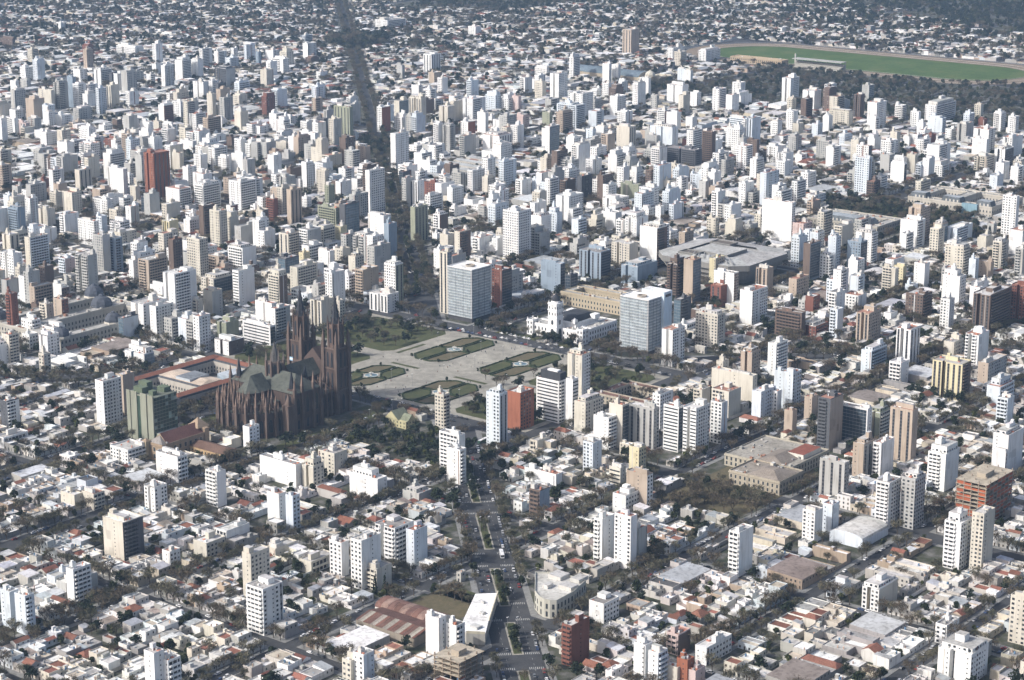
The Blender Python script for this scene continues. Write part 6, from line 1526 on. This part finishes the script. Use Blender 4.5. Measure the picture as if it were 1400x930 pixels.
def fill(poly, n, kind, share=1.0):
    P = np.array(poly); lo, hi = P.min(0), P.max(0); c = 0
    while c < n:
        x, y = rnd.uniform(lo[0], hi[0]), rnd.uniform(lo[1], hi[1])
        if inpoly(np.array([x]), np.array([y]), P)[0]:
            c += 1
            if clear(x, y, 3) and not in_turf(np.array(x), np.array(y), 158): TREES[kind if rnd.random() < share else ('bare' if kind == 'green' else 'green')].append((x, y))
fill(WOOD[0], 1500, 'green', .6); fill(WOOD[1], 3800, 'green', .9); fill(WOOD[2], 2200, 'green', .9); fill(WOOD[3], 330, 'green', .75); fill(WOOD[4], 220, 'green', .5)
fill(PARK, 120, 'bare', .95); fill([(-103, -372), (-20, -372), (-20, -345), (-103, -345)], 34, 'green', .75)
fill([(-215, -180), (-150, -180), (-150, -72), (-215, -72)], 95, 'green', .85); fill([(-280, -60), (-125, -60), (-125, -38), (-280, -38)], 40, 'bare', .7); fill([(-282, 36), (-130, 36), (-130, 62), (-282, 62)], 40, 'bare', .8)
fill([(-92, 75), (-12, 75), (-12, 172), (-92, 172)], 60, 'bare', .6); fill([(10, 76), (100, 76), (100, 172), (10, 172)], 75, 'bare', .6); fill([(-95, -172), (-10, -172), (-10, -92), (-95, -92)], 60, 'green', .7); fill([(8, -172), (98, -172), (98, -80), (8, -80)], 65, 'bare', .6)
fill([(120, -70), (200, -70), (200, -150), (120, -150)], 45, 'bare', .95); fill([(122, 20), (138, 20), (138, 75), (122, 75)], 22, 'green', .8); fill([(122, -62), (138, -62), (138, -20), (122, -20)], 14, 'green', .9); fill([(-30, -30), (40, -30), (40, -95), (-30, -95)], 10, 'bare', 1)
for a, b, c in CIRC: fill([(a+c*cos(i*pi/6), b+c*sin(i*pi/6)) for i in range(12)], 150, 'green', .95)
fill([(2150, 400), (2185, 400), (2230, 1100), (2195, 1100)], 170, 'green', .9)
for t0, t1 in MED:
    for t in np.arange(t0+4, t1-4, 6.5):
        if rnd.random() < .6: TREES['green' if rnd.random() < .75 else 'bare'].append(dg(t, rnd.uniform(-1, 1)))
SHR = [(x+sx, y+sy) for (x0, x1, y0, y1) in PARTERRES for x, y in ((x0, y0), (x1, y0), (x0, y1), (x1, y1), ((x0+x1)/2, y0), ((x0+x1)/2, y1)) for sx, sy in ((4 if x == x0 else (-4 if x == x1 else 0), 4 if y == y0 else -4),)]
HAND = [('cypress', -424, -318, .8), ('cypress', -428, -324, .72), ('cypress', -431, -316, .85), ('cypress', 770, -125, 1.1), ('cypress', 800, -140, .95), ('cypress', -58, -170, .9), ('cypress', -462, 62, .9), ('palm_tree', -455, -262, 1), ('palm_tree', -448, -272, .9), ('palm_tree', -452, -284, 1.05), ('palm_tree', -490, -196, 1), ('palm_tree', -560, -190, 1),
        ('evergreen_tree', -180, -62, 1.1), ('evergreen_tree', -236, -62, 1.25), ('evergreen_tree', -300, 60, 1), ('evergreen_tree', -250, -55, 1.2), ('evergreen_tree', -195, -215, 1.5), ('evergreen_tree', -275, -250, 1.3)]
def spots():
    for k, l in (('bare_tree', [q for i, q in enumerate(TREES['street']) if i % 6]), ('evergreen_tree', TREES['street'][::6]), ('bare_tree', TREES['bare']), ('evergreen_tree', TREES['green'])):
        for x, y in l: yield k, x, y
cand = []
for k, x, y in spots():
    a, b, d = px(x, y)
    if -120 < a < 1520 and -40 < b < 1050: cand.append((d, k, x, y, -20 < a < 1420 and 5 < b < 938))
cand.sort(); count = {'bare_tree': 0, 'evergreen_tree': 0}; rest = {}
def plant(k, v, x, y, s, desc):
    T, C = PM[k][v]; o = bpy.data.objects.new(k, T); COL.objects.link(o); o.location = (x, y, .1); o.rotation_euler = (0, 0, rnd.uniform(0, 6.28)); o.scale = (s, s, s*rnd.uniform(.9, 1.1))
    c = bpy.data.objects.new('crown', C); COL.objects.link(c); c.parent = o; o['category'] = {'cypress': 'cypress', 'palm_tree': 'palm', 'shrub': 'shrub'}.get(k, 'tree'); o['group'] = {'bare_tree': 'bare winter trees', 'evergreen_tree': 'dark evergreen trees', 'cypress': 'tall cypresses', 'palm_tree': 'palms in the gardens', 'shrub': 'clipped shrubs of the square'}[k]
    pending.append((o, desc, x, y)); return o, c
FIRST = {}
for d, k, x, y, vis in cand:
    v = rnd.randrange(4); s = rnd.uniform(.75, 1.2)
    if k == 'evergreen_tree' and d < 1500: s *= .85
    if (x-1660)**2+(y-1640)**2 < 75**2: s *= 2.1
    elif d > 3500: s *= 1.1
    if x > 2500 and k == 'evergreen_tree' and (x-y > 1400 or y > 1700): s *= 1.3
    if vis and count[k] < (300 if k == 'bare_tree' else 220):
        count[k] += 1; o = plant(k, v, x, y, s, ('small ' if s < .87 else ('large ' if s > 1.07 else ''))+(['bare brown tree', 'bare reddish tree', 'bare grey-brown tree', 'bare pale tree'][v] if k == 'bare_tree' else ['dark evergreen tree', 'mid-green round tree', 'tall dark evergreen', 'light green tree'][v]))
        FIRST.setdefault((k, v), o)
    else: rest.setdefault((k, v), []).append((x, y, s))
for k, x, y, s in HAND: plant(k, rnd.randrange(len(PM[k])), x, y, s, {'cypress': 'tall dark cypress', 'palm_tree': 'palm with spreading fronds', 'evergreen_tree': 'big round evergreen tree'}[k])
for x, y in SHR: plant('shrub', 0, x, y, rnd.uniform(.8, 1.2), 'round dark shrub')
def tree_mass(name, pts, pair, lab):
    me = bpy.data.meshes.new(name); P = np.array(pts); me.vertices.add(len(P)); me.vertices.foreach_set('co', np.c_[P[:, :2], np.full(len(P), .1)].astype(np.float32).ravel())
    a = me.attributes.new('size', 'FLOAT', 'POINT'); a.data.foreach_set('value', P[:, 2].astype(np.float32)); a = me.attributes.new('turn', 'FLOAT', 'POINT'); a.data.foreach_set('value', np.array([rnd.uniform(0, 6.28) for _ in pts], np.float32))
    o = bpy.data.objects.new(name, me); COL.objects.link(o); o['kind'] = 'stuff'; o['label'] = lab; o['category'] = 'trees'
    ng = bpy.data.node_groups.new(name, 'GeometryNodeTree'); ng.interface.new_socket('Geometry', in_out='INPUT', socket_type='NodeSocketGeometry'); ng.interface.new_socket('Geometry', in_out='OUTPUT', socket_type='NodeSocketGeometry')
    n = ng.nodes; gi, go, ip, jn = n.new('NodeGroupInput'), n.new('NodeGroupOutput'), n.new('GeometryNodeInstanceOnPoints'), n.new('GeometryNodeJoinGeometry')
    for ob in pair: oi = n.new('GeometryNodeObjectInfo'); oi.inputs['Object'].default_value = ob; oi.transform_space = 'ORIGINAL'; ng.links.new(oi.outputs['Geometry'], jn.inputs[0])
    s = n.new('GeometryNodeInputNamedAttribute'); s.data_type = 'FLOAT'; s.inputs[0].default_value = 'size'; r = n.new('GeometryNodeInputNamedAttribute'); r.data_type = 'FLOAT'; r.inputs[0].default_value = 'turn'; cx = n.new('ShaderNodeCombineXYZ')
    ng.links.new(r.outputs[0], cx.inputs['Z']); ng.links.new(gi.outputs[0], ip.inputs['Points']); ng.links.new(jn.outputs[0], ip.inputs['Instance']); ng.links.new(s.outputs[0], ip.inputs['Scale']); ng.links.new(cx.outputs[0], ip.inputs['Rotation']); ng.links.new(ip.outputs[0], go.inputs[0])
    md = o.modifiers.new('instances', 'NODES'); md.node_group = ng
for (k, v), pts in rest.items():
    if (k, v) in FIRST: tree_mass('street_trees' if k == 'bare_tree' else 'evergreen_trees', pts, FIRST[(k, v)], ['bare brown winter trees lining the farther streets', 'reddish bare trees along the farther streets', 'small bare trees along the farther streets', 'pale bare trees along the farther streets'][v] if k == 'bare_tree' else ['dark evergreen trees in yards and woods farther off', 'mid green round trees in yards farther off', 'tall dark evergreens in woods farther off', 'light green small trees in yards farther off'][v])
# ------------------------------------------------------------------ cars, buses, lamps
def car_mesh(col, kind=0):
    m = MB(); L, W_, H = [(4.2, 1.75, 1.45), (4.6, 1.85, 1.75), (3.8, 1.65, 1.5)][kind]; c = col
    side = [(-L/2, .35), (L/2, .35), (L/2, .8), (L*.32, .92), (L*.12, H), (-L*.3, H), (-L*.46, .95), (-L/2, .85)]
    for s in (-1, 1): pass
    V = [(x, -W_/2+(.14 if z > 1.2 else 0), z) for x, z in side]+[(x, W_/2-(.14 if z > 1.2 else 0), z) for x, z in side]; n = len(side)
    glass = (0.03, 0.035, 0.04)
    m.add(V, [[i, (i+1) % n, n+(i+1) % n, n+i][::-1] for i in range(n)]+[list(range(n)), list(range(2*n-1, n-1, -1))], [c, c, c, glass, c, glass, c, c, c, c], 'paint')
    for s in (-1, 1):
        y = s*(W_/2+.012); m.add([(L*.27, y, .95), (L*.1, y-s*.13, H-.1), (-L*.28, y-s*.13, H-.1), (-L*.4, y, .95)], [[0, 1, 2, 3]], glass, 'paint')
        for x in (-L*.31, L*.31): 
            a = np.arange(8)*pi/4; m.add([(x+.32*cos(t), s*(W_/2+.02), .32+.32*sin(t)) for t in a], [list(range(8))], (0.02, 0.02, 0.02), 'paint')
    return m.mesh('car')
CARC = [('white', (0.75, 0.75, 0.74)), ('silver', (0.45, 0.46, 0.47)), ('grey', (0.16, 0.165, 0.17)), ('black', (0.02, 0.02, 0.022)), ('red', (0.22, 0.03, 0.025)), ('blue', (0.04, 0.07, 0.16)), ('white', (0.75, 0.75, 0.74)), ('dark', (0.05, 0.055, 0.06)), ('silver', (0.45, 0.46, 0.47)), ('grey', (0.16, 0.165, 0.17)), ('white', (0.7, 0.7, 0.69)), ('black', (0.02, 0.02, 0.022))]
CM = [(n_, car_mesh(c, i % 3)) for i, (n_, c) in enumerate(CARC*2)]
cars = []
for t in np.arange(-720, -215, 5.6):
    for s, p_ in ((-12.2, .62), (12.2, .62), (-6, .14), (-9.4, .1), (6, .14), (9.4, .12)):
        if rnd.random() < p_ and not any(abs(t-c) < 14 for c in (-370, -474, -565, -642)): x, y = dg(t, s+rnd.uniform(-.3, .3)); cars.append((x, y, pi/4 if s > 0 else -3*pi/4))
for y in np.arange(-172, 60, 5.4):
    for x, p_ in ((-104.5, .65), (-119.5, .12), (-109, .12), (-115, .12)):
        if rnd.random() < p_: cars.append((x, y, pi/2 if x > -112 else -pi/2))
for y in np.arange(-175, 150, 5.4):
    for x, p_ in ((107.5, .6), (112, .16), (120, .18), (125, .2)):
        if rnd.random() < p_: cars.append((x, y, pi/2))
for vx, vh in VS[1:9]:
    for y in np.arange(-820, 560, 5.5):
        for s in (-3.6, 3.6):
            if rnd.random() < .42 and min(abs(y-u) for u, _ in US) > 12 and vx not in (-112, 117): cars.append((vx+s, y+rnd.uniform(-.5, .5), pi/2 if s > 0 else -pi/2))
for uy, uh in US[3:16]:
    for x in np.arange(-700, 620, 5.5):
        for s in ((-3.6, 3.6) if uh < 12 else (-8.6, 8.6)):
            if rnd.random() < .42 and min(abs(x-v) for v, _ in VS) > 12 and not (-102 < x < 105 and abs(uy) < 178): cars.append((x, uy+s, 0 if s > 0 else pi))
cl = []
for x, y, r in cars:
    if not clear(x, y, 1.2): continue
    if abs(x-y) < 1.414*13 and not any(False for _ in ()) and abs(abs(r) % (pi/2)) < .01 and x+y < -260: continue
    a, b, d = px(x, y)
    if -40 < a < 1440 and 0 < b < 960: cl.append((d, x, y, r, 0 < a < 1400 and 10 < b < 928))
cl.sort(); nc = 0; cst = []
onav = [c for c in cl if abs(c[1]-c[2]) < 25 or -125 < c[1] < -100 or 105 < c[1] < 127]; other = [c for c in cl if c not in onav]
for d, x, y, r, vis in onav+other:
    i = rnd.randrange(len(CM)); nm, me = CM[i]
    if vis and nc < 290:
        nc += 1; o = bpy.data.objects.new('car', me); COL.objects.link(o); o.location = (x, y, .01); o.rotation_euler = (0, 0, r); o['category'] = 'car'; o['group'] = 'cars in the streets'
        pending.append((o, '%s car%s' % (nm, ' on the avenue' if abs(x-y) < 25 else (' by the square' if abs(y) < 180 and abs(x) < 130 else '')), x, y))
    else: cst.append((x, y, r, i))
m = MB()
for x, y, r, i in cst:
    col = CARC[i % len(CARC)][1]; a = np.array([cos(r), sin(r)]); b = np.array([-sin(r), cos(r)]); p_ = np.array([x, y])
    f = lambda u, v: p_+a*u+b*v
    m.prism([f(-2.1, -.85), f(2.1, -.85), f(2.1, .85), f(-2.1, .85)], .3, .9, col, 'paint'); m.prism([f(-1.4, -.8), f(1.1, -.8), f(1.1, .8), f(-1.4, .8)], .9, 1.45, (0.04, 0.045, 0.05), 'paint', col, 'paint', .85)
m.build('parked_cars', kind='stuff', label='many small parked cars along the farther streets', category='cars')
def bus(x, y, r, col, lab):
    t = empty('bus', (x, y, 0), lab, 'bus'); t.rotation_euler = (0, 0, r)
    m = MB(); m.box(-5.5, 5.5, -1.25, 1.25, .45, 3.1, col, 'paint', (0.72, 0.72, 0.7), 'paint'); m.build('body', t)
    m = MB()
    for s in (-1, 1): m.quads([[(-5.1+k*1.3, s*1.26, 1.5), (-4.0+k*1.3, s*1.26, 1.5), (-4.0+k*1.3, s*1.26, 2.6), (-5.1+k*1.3, s*1.26, 2.6)] for k in range(8)], (0.04, 0.045, 0.05), 'glass')
    m.quads([[(5.52, -1.1, 1.3), (5.52, 1.1, 1.3), (5.52, 1.1, 2.7), (5.52, -1.1, 2.7)]], (0.04, 0.045, 0.05), 'glass'); m.build('window', t, kind='stuff')
    for x_ in (-3.4, 3.4):
        for s in (-1, 1): m = MB(); m.tube((x_, s*1.0, .5), (x_, s*1.28, .5), .5, .5, (0.02, 0.02, 0.02), 'paint', 10); m.build('wheel', t)
    m = MB(); m.box(-2, 1, -.7, .7, 3.1, 3.4, (0.6, 0.6, 0.58), 'paint'); m.build('roof_unit', t)
bus(*dg(-468, -7), -3*pi/4, (0.72, 0.72, 0.71), 'white bus driving along the wide avenue'); bus(-143, -168, .1, (0.05, 0.10, 0.075), 'dark green bus at the near corner of the square'); bus(150, 40, 1.4, (0.6, 0.6, 0.6), 'pale bus under trees left of the city hall')
lamp = MB(); lamp.tube((0, 0, 0), (0, 0, 11), .14, .09, (0.25, 0.25, 0.25), 'paint', 5); LM = lamp.mesh('street_lamp'); hd = MB(); hd.box(-.9, .9, -.25, .25, 10.9, 11.15, (0.6, 0.6, 0.58), 'paint'); HM = hd.mesh('lamp_head')
for x, y in [(-96, -22), (-96, 18), (-60, -20), (-60, 4), (-20, -22), (-20, 6), (20, -24), (20, 4), (60, -24), (60, 2), (98, -22), (98, 2), (-70, -82), (60, 54), (-120, -62), (-160, -62), (-128, -58), (-10, -85), (100, 44), (-235, -62)]+[dg(t, s) for t in (-300, -340, -420, -520, -600) for s in (-3, 3)]:
    o = bpy.data.objects.new('street_lamp', LM); COL.objects.link(o); o.location = (x, y, .1); o['category'] = 'street lamp'; o['group'] = 'tall street lamps'; c = bpy.data.objects.new('lamp_head', HM); COL.objects.link(c); c.parent = o
    pending.append((o, 'tall grey street lamp', x, y))
# people on the square: tiny figures, one body each
pm = []
for c in [(0.05, 0.05, 0.06), (0.25, 0.08, 0.06), (0.08, 0.10, 0.18), (0.3, 0.3, 0.3)]:
    m = MB(); m.prism(ngon(-.1, 0, .09, 6), 0, .85, (0.05, 0.05, 0.06), 'wall', scale=1.15); m.prism(ngon(.12, .05, .09, 6), 0, .85, (0.05, 0.05, 0.06), 'wall', scale=1.15); m.prism(ngon(0, 0, .2, 8), .83, 1.45, c, 'wall', scale=1.2)
    m.tube((-.24, 0, 1.42), (-.3, .08, .8), .07, .05, c, 'wall', 5); m.tube((.24, 0, 1.42), (.3, .08, .8), .07, .05, c, 'wall', 5); m.tube((0, 0, 1.42), (0, 0, 1.55), .06, .06, (0.4, 0.27, 0.2), 'wall', 5); m.lathe(0, 0, [(.05, 1.52), (.1, 1.6), (.11, 1.68), (.08, 1.76), (.01, 1.8)], (0.2, 0.14, 0.1), 'wall', 7); pm.append(m.mesh('person'))
for k in range(46):
    x, y = rnd.uniform(-95, 98), rnd.uniform(-26, 8)
    if k % 4 == 0: x, y = rnd.choice([-98, -20, -8, 100]), rnd.uniform(-150, 150)
    o = bpy.data.objects.new('person', pm[k % 4]); COL.objects.link(o); o.location = (x, y, .12); o.rotation_euler = (0, 0, rnd.uniform(0, 6)); o['category'] = 'person'; o['group'] = 'people walking on the square'
    pending.append((o, ['person in black', 'person in dark red', 'person in dark blue', 'person in grey'][k % 4]+' walking on the square', x, y))
word_labels()
# ------------------------------------------------------------------ the air
hz = bpy.data.materials.new('haze'); hz.use_nodes = True; n = hz.node_tree; n.nodes.clear(); out = n.nodes.new('ShaderNodeOutputMaterial'); pv = n.nodes.new('ShaderNodeVolumePrincipled')
pv.inputs['Color'].default_value = (0.50, 0.72, 1.0, 1); pv.inputs['Density'].default_value = HAZE_DENSITY; pv.inputs['Anisotropy'].default_value = 0.2; n.links.new(pv.outputs[0], out.inputs['Volume']); M['haze'] = hz
m = MB(); m.box(-1e4, 2.4e4, -1.7e4, 1.7e4, -1.05, CAM_H+25, (1, 1, 1), 'haze')
me = m.mesh('haze'); import bmesh
bm = bmesh.new(); bm.from_mesh(me); bmesh.ops.holes_fill(bm, edges=bm.edges[:]); bmesh.ops.recalc_face_normals(bm, faces=bm.faces[:]); bm.to_mesh(me); bm.free()
o = bpy.data.objects.new('haze', me); COL.objects.link(o); o['kind'] = 'stuff'; o['label'] = 'thin bluish haze lying over the whole city'; o['category'] = 'haze'
